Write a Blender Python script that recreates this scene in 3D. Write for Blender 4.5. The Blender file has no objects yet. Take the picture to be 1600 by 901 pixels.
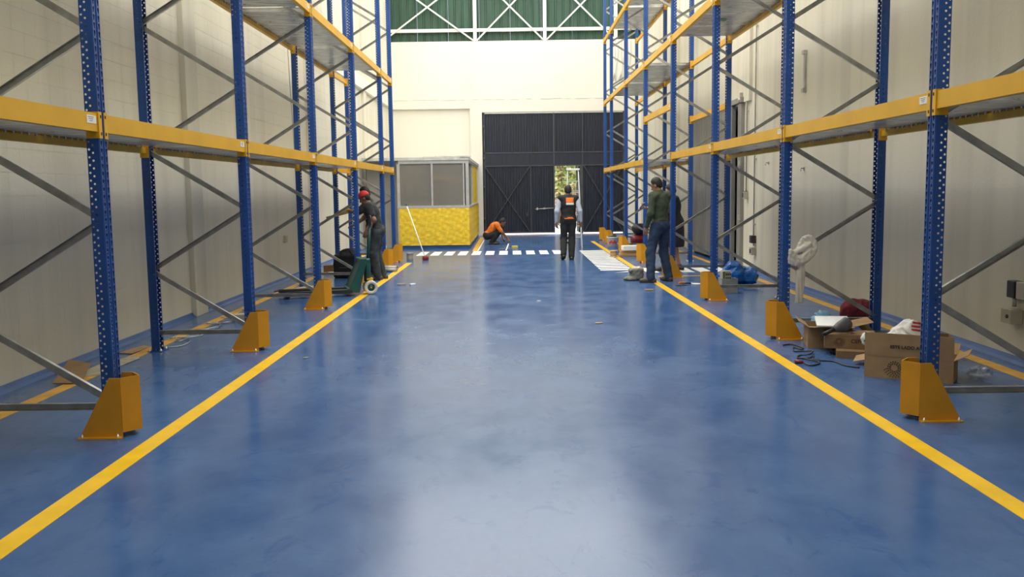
import bpy, math, random
import numpy as np
from mathutils import Vector, Matrix

random.seed(7)
RNG = np.random.RandomState(7)
SC = bpy.context.scene
COL = SC.collection
V3 = lambda *a: np.array(a, float)

# ------------------------------------------------------------------ camera
cam_d = bpy.data.cameras.new('camera')
cam = bpy.data.objects.new('camera', cam_d)
COL.objects.link(cam)
SC.camera = cam
cam_d.sensor_fit = 'HORIZONTAL'
cam_d.sensor_width = 36.0
cam_d.lens = 36.0 * 1446.17 / 1600.0
cam_d.clip_start = 0.05
cam_d.clip_end = 300
PITCH, ROLL, YAW, CAMH = 0.1065, 0.0133, -0.0024, 1.6
_F0 = V3(math.sin(YAW), math.cos(YAW), 0)
_R0 = V3(math.cos(YAW), -math.sin(YAW), 0)
_U = V3(0, 0, 1)
_F = _F0 * math.cos(PITCH) - _U * math.sin(PITCH)
_U0 = _F0 * math.sin(PITCH) + _U * math.cos(PITCH)
_R = _R0 * math.cos(ROLL) - _U0 * math.sin(ROLL)
_UP = _U0 * math.cos(ROLL) + _R0 * math.sin(ROLL)
cam.matrix_world = Matrix(((_R[0], _UP[0], -_F[0], 0), (_R[1], _UP[1], -_F[1], 0),
                           (_R[2], _UP[2], -_F[2], CAMH), (0, 0, 0, 1)))

# ------------------------------------------------------------------ light
SC.view_settings.view_transform = 'Standard'
SC.view_settings.look = 'None'
SC.view_settings.gamma = 1.0
SC.view_settings.use_curve_mapping = False
SC.view_settings.exposure = -0.1

world = bpy.data.worlds.new('world')
SC.world = world
world.use_nodes = True
wn = world.node_tree.nodes
wn['Background'].inputs['Color'].default_value = (0.80, 0.90, 1.0, 1)
wn['Background'].inputs['Strength'].default_value = 2.2

def add_light(name, kind, loc, rot, energy, color, **kw):
    d = bpy.data.lights.new(name, kind)
    d.energy = energy
    d.color = color
    for k, v in kw.items():
        setattr(d, k, v)
    o = bpy.data.objects.new(name, d)
    COL.objects.link(o)
    o.location = loc
    o.rotation_euler = rot
    return o

# sun over the yard outside the gate
add_light('sun', 'SUN', (0, 45, 20), (math.radians(-28), math.radians(14), 0), 9.0, (1.0, 0.95, 0.85), angle=0.01)
# daylight coming in through the translucent roof sheets (one lamp per skylight bay)
SKYLIGHTS = [(-2.0, 0.9), (2.7, 1.6), (7.4, 3.6), (12.1, 4.7), (16.8, 4.8), (21.5, 4.2), (26.2, 3.5), (30.6, 3.5)]   # bay centre, radiance of the sheet
SKY_W = 8.2
for (yy, rad) in SKYLIGHTS:
    ln = 4.5 if yy < 30 else 3.8
    add_light('skylight_daylight', 'AREA', (0.14, yy, 9.22), (0, 0, 0), rad * math.pi * SKY_W * ln,
              (1.0, 0.975, 0.91), shape='RECTANGLE', size=SKY_W, size_y=ln)

# ------------------------------------------------------------------ materials
MATS = {}
def _nodes(name):
    m = bpy.data.materials.new(name)
    m.use_nodes = True
    nt = m.node_tree
    b = nt.nodes['Principled BSDF']
    return m, nt, b

def mat(name, col, rough=0.5, metal=0.0, var=0.08, scale=6.0, bump=0.0, bscale=40.0, spec=0.5, coat=0.0,
        trans=0.0, alpha=1.0, stretch=(1, 1, 1), col2=None, rvar=0.0, sheen=0.0):
    """procedural principled material: noise-varied colour, roughness and fine relief"""
    m, nt, b = _nodes(name)
    N = nt.nodes; L = nt.links
    tc = N.new('ShaderNodeTexCoord')
    mp = N.new('ShaderNodeMapping'); mp.inputs['Scale'].default_value = stretch
    L.new(tc.outputs['Object'], mp.inputs['Vector'])
    nz = N.new('ShaderNodeTexNoise'); nz.inputs['Scale'].default_value = scale; nz.inputs['Detail'].default_value = 5
    L.new(mp.outputs['Vector'], nz.inputs['Vector'])
    rp = N.new('ShaderNodeValToRGB')
    c = np.array(col, float)
    c2 = np.clip(c * (1 - var * 2), 0, 1) if col2 is None else np.array(col2, float)
    c1 = np.clip(c * (1 + var), 0, 1)
    rp.color_ramp.elements[0].position = 0.3; rp.color_ramp.elements[0].color = (*c2, 1)
    rp.color_ramp.elements[1].position = 0.7; rp.color_ramp.elements[1].color = (*c1, 1)
    L.new(nz.outputs['Fac'], rp.inputs['Fac'])
    L.new(rp.outputs['Color'], b.inputs['Base Color'])
    b.inputs['Roughness'].default_value = rough
    b.inputs['Metallic'].default_value = metal
    b.inputs['Specular IOR Level'].default_value = spec
    b.inputs['Coat Weight'].default_value = coat
    b.inputs['Transmission Weight'].default_value = trans
    b.inputs['Alpha'].default_value = alpha
    b.inputs['Sheen Weight'].default_value = sheen
    if rvar:
        mr = N.new('ShaderNodeMapRange')
        mr.inputs['To Min'].default_value = max(0, rough - rvar); mr.inputs['To Max'].default_value = rough + rvar
        L.new(nz.outputs['Fac'], mr.inputs['Value']); L.new(mr.outputs['Result'], b.inputs['Roughness'])
    if bump:
        n2 = N.new('ShaderNodeTexNoise'); n2.inputs['Scale'].default_value = bscale; n2.inputs['Detail'].default_value = 4
        L.new(mp.outputs['Vector'], n2.inputs['Vector'])
        bp = N.new('ShaderNodeBump'); bp.inputs['Strength'].default_value = bump; bp.inputs['Distance'].default_value = 0.02
        L.new(n2.outputs['Fac'], bp.inputs['Height']); L.new(bp.outputs['Normal'], b.inputs['Normal'])
    MATS[name] = m
    return m

def floor_material():
    m, nt, b = _nodes('blue_epoxy'); N = nt.nodes; L = nt.links
    tc = N.new('ShaderNodeTexCoord')
    def noise(scale, detail, sx=1, sy=1, dist=0.0):
        mp = N.new('ShaderNodeMapping'); mp.inputs['Scale'].default_value = (sx, sy, 1)
        L.new(tc.outputs['Object'], mp.inputs['Vector'])
        n = N.new('ShaderNodeTexNoise'); n.inputs['Scale'].default_value = scale; n.inputs['Detail'].default_value = detail
        n.inputs['Distortion'].default_value = dist
        L.new(mp.outputs['Vector'], n.inputs['Vector']); return n
    big = noise(0.35, 4); mid = noise(2.2, 12, 1, 0.7, 0.3); mid.inputs['Roughness'].default_value = 0.66; scuff = noise(4.5, 12, 1.0, 0.6, 1.0); scuff.inputs['Roughness'].default_value = 0.72; fine = noise(60, 3)
    r1 = N.new('ShaderNodeValToRGB')
    r1.color_ramp.elements[0].position = 0.38; r1.color_ramp.elements[0].color = (0.032, 0.090, 0.248, 1)
    r1.color_ramp.elements[1].position = 0.64; r1.color_ramp.elements[1].color = (0.074, 0.155, 0.335, 1)
    mixf = N.new('ShaderNodeMath'); mixf.operation = 'MULTIPLY_ADD'; mixf.inputs[1].default_value = 0.55
    hm = N.new('ShaderNodeMath'); hm.operation = 'MULTIPLY'; hm.inputs[1].default_value = 0.45
    L.new(big.outputs['Fac'], hm.inputs[0]); L.new(mid.outputs['Fac'], mixf.inputs[0]); L.new(hm.outputs[0], mixf.inputs[2])
    L.new(mixf.outputs[0], r1.inputs['Fac'])
    # thin darker trowel scuffs
    r2 = N.new('ShaderNodeValToRGB')
    r2.color_ramp.elements[0].position = 0.37; r2.color_ramp.elements[0].color = (1, 1, 1, 1)
    r2.color_ramp.elements[1].position = 0.45; r2.color_ramp.elements[1].color = (0, 0, 0, 1)
    L.new(scuff.outputs['Fac'], r2.inputs['Fac'])
    mx = N.new('ShaderNodeMix'); mx.data_type = 'RGBA'
    mx.inputs['B'].default_value = (0.026, 0.085, 0.26, 1)
    sc = N.new('ShaderNodeMath'); sc.operation = 'MULTIPLY'; sc.inputs[1].default_value = 0.70
    L.new(r2.outputs['Color'], sc.inputs[0]); L.new(sc.outputs[0], mx.inputs['Factor']); L.new(r1.outputs['Color'], mx.inputs['A'])
    L.new(mx.outputs['Result'], b.inputs['Base Color'])
    rr = N.new('ShaderNodeMapRange'); rr.inputs['From Min'].default_value = 0.3; rr.inputs['From Max'].default_value = 0.7
    rr.inputs['To Min'].default_value = 0.15; rr.inputs['To Max'].default_value = 0.25
    L.new(mid.outputs['Fac'], rr.inputs['Value']); L.new(rr.outputs['Result'], b.inputs['Roughness'])
    b.inputs['Specular IOR Level'].default_value = 0.30
    add = N.new('ShaderNodeMath'); add.operation = 'MULTIPLY_ADD'; add.inputs[1].default_value = 0.08
    L.new(fine.outputs['Fac'], add.inputs[0]); L.new(mid.outputs['Fac'], add.inputs[2])
    bp = N.new('ShaderNodeBump'); bp.inputs['Strength'].default_value = 0.05; bp.inputs['Distance'].default_value = 0.02
    L.new(add.outputs[0], bp.inputs['Height']); L.new(bp.outputs['Normal'], b.inputs['Normal'])
    MATS['floor'] = m
floor_material()

def wall_material(name, c1, c2, stain):
    """painted masonry with vertical run-off stains"""
    m, nt, b = _nodes(name); N = nt.nodes; L = nt.links
    tc = N.new('ShaderNodeTexCoord')
    ge = N.new('ShaderNodeNewGeometry')
    mp = N.new('ShaderNodeMapping'); mp.inputs['Scale'].default_value = (1, 2.2, 0.10)
    L.new(ge.outputs['Position'], mp.inputs['Vector'])
    n1 = N.new('ShaderNodeTexNoise'); n1.inputs['Scale'].default_value = 1.1; n1.inputs['Detail'].default_value = 5
    L.new(mp.outputs['Vector'], n1.inputs['Vector'])
    r = N.new('ShaderNodeValToRGB')
    r.color_ramp.elements[0].position = 0.30; r.color_ramp.elements[0].color = (*stain, 1)
    r.color_ramp.elements[1].position = 0.55; r.color_ramp.elements[1].color = (*c1, 1)
    L.new(n1.outputs['Fac'], r.inputs['Fac'])
    n2 = N.new('ShaderNodeTexNoise'); n2.inputs['Scale'].default_value = 1.6; n2.inputs['Detail'].default_value = 6
    L.new(ge.outputs['Position'], n2.inputs['Vector'])
    mx = N.new('ShaderNodeMix'); mx.data_type = 'RGBA'; mx.inputs['B'].default_value = (*c2, 1)
    mm = N.new('ShaderNodeMath'); mm.operation = 'MULTIPLY'; mm.inputs[1].default_value = 0.5
    L.new(n2.outputs['Fac'], mm.inputs[0]); L.new(mm.outputs[0], mx.inputs['Factor']); L.new(r.outputs['Color'], mx.inputs['A'])
    L.new(mx.outputs['Result'], b.inputs['Base Color'])
    b.inputs['Roughness'].default_value = 0.55
    n3 = N.new('ShaderNodeTexNoise'); n3.inputs['Scale'].default_value = 35; n3.inputs['Detail'].default_value = 5
    L.new(ge.outputs['Position'], n3.inputs['Vector'])
    bp = N.new('ShaderNodeBump'); bp.inputs['Strength'].default_value = 0.12; bp.inputs['Distance'].default_value = 0.02
    L.new(n3.outputs['Fac'], bp.inputs['Height']); L.new(bp.outputs['Normal'], b.inputs['Normal'])
    MATS[name] = m
wall_material('wall_paint', (0.76, 0.725, 0.595), (0.70, 0.67, 0.55), (0.61, 0.585, 0.485))
wall_material('wall_white', (0.84, 0.815, 0.73), (0.81, 0.785, 0.70), (0.80, 0.775, 0.69))

def glass_material(name, tint, mixf, rough=0.02, diffuse_share=0.0):
    m = bpy.data.materials.new(name); m.use_nodes = True
    nt = m.node_tree; N = nt.nodes; L = nt.links
    for n in list(N): N.remove(n)
    out = N.new('ShaderNodeOutputMaterial'); mx = N.new('ShaderNodeMixShader')
    tr = N.new('ShaderNodeBsdfTransparent'); tr.inputs['Color'].default_value = (*tint, 1)
    gl = N.new('ShaderNodeBsdfGlossy'); gl.inputs['Roughness'].default_value = rough
    mx.inputs['Fac'].default_value = mixf
    df = N.new('ShaderNodeBsdfDiffuse'); df.inputs['Color'].default_value = (0.55, 0.52, 0.46, 1)
    m2 = N.new('ShaderNodeMixShader'); m2.inputs['Fac'].default_value = diffuse_share  # share of grey diffuse mixed in, makes the pane paler
    L.new(tr.outputs[0], m2.inputs[1]); L.new(df.outputs[0], m2.inputs[2])
    L.new(m2.outputs[0], mx.inputs[1]); L.new(gl.outputs[0], mx.inputs[2]); L.new(mx.outputs[0], out.inputs['Surface'])
    MATS[name] = m
glass_material('booth_glass', (0.55, 0.53, 0.48), 0.12, 0.02, 0.34)
glass_material('clear_film', (0.86, 0.88, 0.90), 0.22, 0.15)

mat('rack_blue', (0.014, 0.076, 0.31), 0.38, 0.0, 0.10, 3.0, spec=0.5)
mat('beam_yellow', (0.74, 0.40, 0.012), 0.42, 0.0, 0.05, 3.0)
mat('guard_orange', (0.66, 0.30, 0.010), 0.40, 0.0, 0.05, 4.0)
mat('line_yellow', (0.90, 0.55, 0.015), 0.35, 0.0, 0.06, 5.0, bump=0.05, bscale=30)
mat('line_dull', (0.72, 0.40, 0.06), 0.45, 0.0, 0.14, 5.0, bump=0.08)
mat('paint_white', (0.88, 0.88, 0.86), 0.4, 0.0, 0.03, 5.0)
mat('galvanised', (0.52, 0.54, 0.55), 0.36, 0.85, 0.12, 14.0, rvar=0.08)
mat('brace_steel', (0.42, 0.42, 0.40), 0.40, 0.75, 0.15, 10.0, rvar=0.08)
mat('deck_steel', (0.70, 0.71, 0.69), 0.30, 0.60, 0.14, 5.0, rvar=0.1)
mat('bolt_zinc', (0.7, 0.68, 0.6), 0.3, 0.8, 0.05)
mat('sticker', (0.85, 0.84, 0.80), 0.5, 0.0, 0.03)
mat('sticker_ink', (0.25, 0.25, 0.28), 0.6)
mat('gate_navy', (0.016, 0.022, 0.040), 0.45, 0.0, 0.2, 4.0, stretch=(3, 1, 0.3))
mat('gate_frame', (0.060, 0.066, 0.080), 0.42, 0.0, 0.15, 6.0)
mat('green_sheet', (0.030, 0.088, 0.056), 0.5, 0.0, 0.18, 2.0, stretch=(3, 1, 0.4))
mat('truss_white', (0.82, 0.82, 0.78), 0.45, 0.0, 0.03)
mat('roof_sheet', (0.55, 0.55, 0.53), 0.5, 0.0, 0.06, 2.0)
mat('skylight_sheet', (0.92, 0.92, 0.88), 0.5, 0.0, 0.02)
mat('base_blue', (0.030, 0.105, 0.33), 0.4, 0.0, 0.12, 3.0, bump=0.1)
mat('booth_yellow', (0.88, 0.60, 0.03), 0.5, 0.0, 0.10, 9.0, bump=0.3, bscale=25)
mat('aluminium', (0.62, 0.62, 0.60), 0.38, 0.6, 0.05, 8.0)
mat('booth_grey', (0.46, 0.43, 0.37), 0.7, 0.0, 0.08, 2.0)
mat('slab_grey', (0.60, 0.59, 0.55), 0.7, 0.0, 0.12, 5.0, bump=0.3, bscale=12)
mat('dark_gap', (0.02, 0.02, 0.02), 0.9)
mat('door_grey', (0.33, 0.325, 0.30), 0.45, 0.3, 0.10, 2.0, stretch=(1, 1, 0.3))
mat('conduit', (0.50, 0.49, 0.45), 0.45, 0.4, 0.1, 10.0)
mat('socket_black', (0.03, 0.03, 0.035), 0.5)
mat('box_beige', (0.50, 0.46, 0.36), 0.5)
mat('cardboard', (0.40, 0.255, 0.125), 0.85, 0.0, 0.08, 9.0, bump=0.05)
mat('cardboard_dark', (0.27, 0.165, 0.08), 0.85, 0.0, 0.10, 9.0)
mat('print_ink', (0.06, 0.04, 0.035), 0.8)
mat('paper', (0.86, 0.87, 0.88), 0.7, 0.0, 0.02)
mat('plastic_black', (0.018, 0.018, 0.02), 0.45)
mat('plastic_grey', (0.10, 0.10, 0.105), 0.5)
mat('rubber', (0.03, 0.03, 0.03), 0.8)
mat('jack_green', (0.012, 0.085, 0.075), 0.35, 0.0, 0.12, 8.0)
mat('jack_dark', (0.02, 0.028, 0.03), 0.5)
mat('wheel_white', (0.72, 0.69, 0.62), 0.5, 0.0, 0.06)
mat('cloth_white', (0.72, 0.68, 0.60), 0.9, 0.0, 0.07, 6.0, bump=0.2, bscale=30)
mat('cloth_maroon', (0.16, 0.015, 0.022), 0.9, 0.0, 0.15, 7.0, bump=0.3, bscale=30)
mat('cloth_black', (0.012, 0.012, 0.014), 0.85, 0.0, 0.15, 7.0, bump=0.2, bscale=30)
mat('canvas_grey', (0.22, 0.225, 0.18), 0.9, 0.0, 0.15, 9.0, bump=0.3, bscale=30)
mat('bag_blue', (0.006, 0.13, 0.46), 0.30, 0.0, 0.25, 6.0, bump=0.35, bscale=14, coat=0.2)
mat('film_blue', (0.22, 0.45, 0.66), 0.3, 0.0, 0.15, 9.0, bump=0.3, bscale=14)
mat('bag_white', (0.78, 0.77, 0.74), 0.4, 0.0, 0.05, 9.0, bump=0.3, bscale=20)
mat('print_red', (0.55, 0.03, 0.03), 0.5)
mat('wood', (0.46, 0.30, 0.14), 0.7, 0.0, 0.15, 4.0, stretch=(1, 8, 8))
mat('wood_pale', (0.58, 0.45, 0.26), 0.7, 0.0, 0.15, 4.0, stretch=(1, 8, 8))
mat('plaster_scrap', (0.42, 0.38, 0.28), 0.9, 0.0, 0.15, 12.0)
mat('steel_box', (0.40, 0.40, 0.37), 0.5, 0.3, 0.12, 8.0)
mat('bucket_white', (0.78, 0.77, 0.74), 0.45, 0.0, 0.04)
mat('paint_green', (0.10, 0.22, 0.08), 0.5)
mat('red_plastic', (0.20, 0.018, 0.025), 0.4, 0.0, 0.06)
mat('orange_plastic', (0.75, 0.25, 0.03), 0.4)
mat('yellow_glove', (0.72, 0.45, 0.05), 0.8, 0.0, 0.12, 12.0)
mat('tape_yellow', (0.62, 0.50, 0.10), 0.5)
mat('concrete_out', (0.72, 0.69, 0.62), 0.85, 0.0, 0.08, 2.0)
mat('brick_out', (0.50, 0.24, 0.13), 0.85, 0.0, 0.2, 6.0)
mat('leaf', (0.16, 0.22, 0.035), 0.6, 0.0, 0.35, 3.0)
mat('leaf_pale', (0.46, 0.44, 0.16), 0.6, 0.0, 0.25, 3.0)
mat('bark', (0.20, 0.11, 0.06), 0.9, 0.0, 0.2, 8.0, bump=0.4)
# people
mat('skin_tan', (0.36, 0.19, 0.115), 0.55, 0.0, 0.06, 12.0)
mat('skin_brown', (0.23, 0.115, 0.07), 0.55, 0.0, 0.06, 12.0)
mat('lip', (0.27, 0.10, 0.08), 0.5)
mat('eye_dark', (0.02, 0.015, 0.012), 0.25)
mat('hair_black', (0.012, 0.010, 0.009), 0.6, 0.0, 0.2, 40.0, bump=0.4, bscale=90)
mat('vest_black', (0.013, 0.013, 0.016), 0.75, 0.0, 0.2, 8.0, bump=0.25, bscale=18)
mat('shirt_pale', (0.50, 0.56, 0.66), 0.85, 0.0, 0.06, 8.0, bump=0.2, bscale=22)
mat('trouser_black', (0.016, 0.016, 0.019), 0.8, 0.0, 0.2, 8.0, bump=0.2, bscale=18)
mat('shoe_black', (0.014, 0.013, 0.013), 0.45)
mat('shoe_brown', (0.060, 0.045, 0.035), 0.6)
mat('shirt_green', (0.058, 0.080, 0.048), 0.9, 0.0, 0.14, 8.0, bump=0.25, bscale=18)
mat('jeans', (0.022, 0.042, 0.088), 0.9, 0.0, 0.30, 7.0, bump=0.25, bscale=22, col2=(0.012, 0.022, 0.050))
mat('jeans_grey', (0.040, 0.050, 0.058), 0.9, 0.0, 0.3, 7.0, bump=0.2, bscale=20)
mat('belt', (0.02, 0.014, 0.01), 0.5)
mat('tee_dark', (0.022, 0.024, 0.028), 0.9, 0.0, 0.15, 8.0, bump=0.2, bscale=20)
mat('cap_red', (0.46, 0.018, 0.018), 0.75, 0.0, 0.08)
mat('shirt_orange', (0.72, 0.185, 0.025), 0.85, 0.0, 0.10, 8.0, bump=0.2, bscale=20)
mat('logo_orange', (0.80, 0.17, 0.02), 0.7, 0.0, 0.02)
mat('logo_white', (0.82, 0.78, 0.74), 0.7, 0.0, 0.02)
mat('phone_white', (0.75, 0.76, 0.78), 0.3)

# ------------------------------------------------------------------ helpers
def link(o, parent=None):
    COL.objects.link(o)
    if parent is not None:
        o.parent = parent
    return o

def tag(o, label=None, cat=None, group=None, kind=None):
    if label: o['label'] = label
    if cat: o['category'] = cat
    if group: o['group'] = group
    if kind: o['kind'] = kind
    return o

def empty(name, loc=(0, 0, 0), rz=0.0, label=None, cat=None, group=None, kind=None, parent=None):
    o = bpy.data.objects.new(name, None)
    o.empty_display_size = 0.1
    o.location = loc
    o.rotation_euler = (0, 0, rz)
    link(o, parent)
    return tag(o, label, cat, group, kind)

def rotm(rx=0, ry=0, rz=0):
    return np.array(Matrix.Rotation(rz, 3, 'Z') @ Matrix.Rotation(ry, 3, 'Y') @ Matrix.Rotation(rx, 3, 'X'))

def frame_from(d, hint=(0, 0, 1)):
    d = np.array(d, float); d /= np.linalg.norm(d)
    h = np.array(hint, float)
    if abs(d @ h) > 0.97: h = V3(1, 0, 0)
    s = np.cross(d, h); s /= np.linalg.norm(s)
    u = np.cross(s, d)
    return s, d, u

class MB:
    """collects shapes into one mesh"""
    def __init__(self):
        self.v = []; self.f = []; self.m = []; self.sm = []
    def add(self, verts, faces, mi=0, smooth=False):
        n = len(self.v)
        self.v.extend([tuple(map(float, p)) for p in verts])
        for f in faces:
            self.f.append([i + n for i in f]); self.m.append(mi); self.sm.append(smooth)
        return self
    def box(self, c, s, R=None, mi=0):
        c = np.array(c, float); h = np.array(s, float) / 2
        P = np.array([[-1, -1, -1], [1, -1, -1], [1, 1, -1], [-1, 1, -1], [-1, -1, 1], [1, -1, 1], [1, 1, 1], [-1, 1, 1]]) * h
        if R is not None: P = P @ np.array(R).T
        return self.add(P + c, [(3, 2, 1, 0), (4, 5, 6, 7), (0, 1, 5, 4), (1, 2, 6, 5), (2, 3, 7, 6), (3, 0, 4, 7)], mi)
    def bbox(self, lo, hi, mi=0):
        lo = np.array(lo, float); hi = np.array(hi, float)
        return self.box((lo + hi) / 2, hi - lo, None, mi)
    def bar(self, a, b, w, h, mi=0, hint=(0, 0, 1)):
        a = np.array(a, float); b = np.array(b, float)
        s, d, u = frame_from(b - a, hint)
        R = np.column_stack([s, d, u])
        return self.box((a + b) / 2, (w, np.linalg.norm(b - a), h), R, mi)
    def tube(self, pts, r, n=8, mi=0, caps=True, closed=False):
        pts = [np.array(p, float) for p in pts]
        rs = r if isinstance(r, (list, tuple)) else [r] * len(pts)
        V = []; prev = None
        for i, p in enumerate(pts):
            if closed: d = pts[(i + 1) % len(pts)] - pts[i - 1]
            else: d = pts[min(i + 1, len(pts) - 1)] - pts[max(i - 1, 0)]
            if np.linalg.norm(d) < 1e-9: d = V3(0, 0, 1)
            d = d / np.linalg.norm(d)
            if prev is None:
                s, _, u = frame_from(d)
            else:
                s = prev - d * (prev @ d); s /= max(np.linalg.norm(s), 1e-9); u = np.cross(s, d)
            prev = s
            for k in range(n):
                a = 2 * math.pi * k / n
                V.append(p + rs[i] * (math.cos(a) * s + math.sin(a) * u))
        F = []
        m = len(pts)
        for i in range(m if closed else m - 1):
            j = (i + 1) % m
            for k in range(n):
                F.append((i * n + k, i * n + (k + 1) % n, j * n + (k + 1) % n, j * n + k))
        self.add(V, F, mi, True)
        if caps and not closed:
            base = len(self.v) - len(V)
            self.f.append([base + k for k in range(n)][::-1]); self.m.append(mi); self.sm.append(False)
            self.f.append([base + (m - 1) * n + k for k in range(n)]); self.m.append(mi); self.sm.append(False)
        return self
    def lathe(self, prof, c=(0, 0, 0), n=24, mi=0, R=None):
        V = []; F = []
        for (r, z) in prof:
            for k in range(n):
                a = 2 * math.pi * k / n
                V.append((r * math.cos(a), r * math.sin(a), z))
        for i in range(len(prof) - 1):
            for k in range(n):
                F.append((i * n + k, i * n + (k + 1) % n, (i + 1) * n + (k + 1) % n, (i + 1) * n + k))
        V = np.array(V)
        if R is not None: V = V @ np.array(R).T
        self.add(V + np.array(c, float), F, mi, True)
        return self
    def prism(self, poly, z0, z1, mi=0, R=None, c=(0, 0, 0)):
        n = len(poly)
        V = np.array([(x, y, z0) for x, y in poly] + [(x, y, z1) for x, y in poly], float)
        if R is not None: V = V @ np.array(R).T
        F = [tuple(range(n))[::-1], tuple(range(n, 2 * n))] + [(i, (i + 1) % n, n + (i + 1) % n, n + i) for i in range(n)]
        return self.add(V + np.array(c, float), F, mi)
    def plate(self, pts, th, mi=0):
        """flat polygon in space with thickness th"""
        P = np.array(pts, float)
        nrm = np.cross(P[1] - P[0], P[2] - P[0]); nrm /= np.linalg.norm(nrm)
        n = len(P)
        V = np.vstack([P - nrm * th / 2, P + nrm * th / 2])
        F = [tuple(range(n))[::-1], tuple(range(n, 2 * n))] + [(i, (i + 1) % n, n + (i + 1) % n, n + i) for i in range(n)]
        return self.add(V, F, mi)
    def mesh(self, name, mats):
        me = bpy.data.meshes.new(name)
        me.from_pydata(self.v, [], self.f)
        for m in (mats if isinstance(mats, (list, tuple)) else [mats]):
            me.materials.append(MATS[m])
        me.polygons.foreach_set('material_index', self.m)
        me.polygons.foreach_set('use_smooth', self.sm)
        me.update()
        return me
    def build(self, name, mats, parent=None, loc=(0, 0, 0), rz=0.0):
        o = bpy.data.objects.new(name, self.mesh(name, mats))
        o.location = loc; o.rotation_euler = (0, 0, rz)
        return link(o, parent)

def inst(name, me, parent=None, loc=(0, 0, 0), rot=(0, 0, 0)):
    o = bpy.data.objects.new(name, me)
    o.location = loc; o.rotation_euler = rot
    return link(o, parent)

def bevel(o, w=0.004, seg=2):
    md = o.modifiers.new('bevel', 'BEVEL'); md.width = w; md.segments = seg; md.limit_method = 'ANGLE'
    return o

def text_mesh(body, size, depth, mats, name, parent, loc, rot, bold=0.0):
    cu = bpy.data.curves.new('lettering', 'FONT')
    cu.body = body; cu.size = size; cu.extrude = depth; cu.align_x = 'LEFT'; cu.offset = bold
    tmp = bpy.data.objects.new('lettering_tmp', cu); COL.objects.link(tmp)
    dg = bpy.context.evaluated_depsgraph_get()
    me = bpy.data.meshes.new_from_object(tmp.evaluated_get(dg))
    bpy.data.objects.remove(tmp)
    me.materials.clear(); me.materials.append(MATS[mats])
    o = bpy.data.objects.new(name, me); o.location = loc; o.rotation_euler = rot
    return link(o, parent)

# ---- implicit surfaces (smooth unions of tapered capsules / ellipsoids) meshed with surface nets
def cap(a, b, ra, rb=None, k=None):
    return ('c', np.array(a, float), np.array(b, float), ra, ra if rb is None else rb, k)
def ell(c, r, R=None, k=None):
    return ('e', np.array(c, float), np.array(r, float), np.eye(3) if R is None else np.array(R), k)
def rbox(c, h, rad, R=None, k=None):
    return ('b', np.array(c, float), np.array(h, float), rad, np.eye(3) if R is None else np.array(R), k)

def _bb(p):
    if p[0] == 'c':
        r = max(p[3], p[4]); return np.minimum(p[1], p[2]) - r, np.maximum(p[1], p[2]) + r
    if p[0] == 'e':
        r = float(p[2].max()); return p[1] - r, p[1] + r
    r = float(np.linalg.norm(p[2])) + p[3]; return p[1] - r, p[1] + r

def _dist(p, P):
    if p[0] == 'c':
        _, a, b, ra, rb, _k = p
        ba = b - a; h = np.clip(((P - a) @ ba) / max(ba @ ba, 1e-9), 0, 1)
        return np.linalg.norm(P - a - h[..., None] * ba, axis=-1) - (ra + (rb - ra) * h)
    if p[0] == 'e':
        q = (P - p[1]) @ p[3]
        k0 = np.linalg.norm(q / p[2], axis=-1); k1 = np.linalg.norm(q / (p[2] ** 2), axis=-1)
        return k0 * (k0 - 1.0) / np.maximum(k1, 1e-6)
    q = np.abs((P - p[1]) @ p[4]) - p[2]
    return np.linalg.norm(np.maximum(q, 0), axis=-1) + np.minimum(q.max(-1), 0) - p[3]

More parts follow.
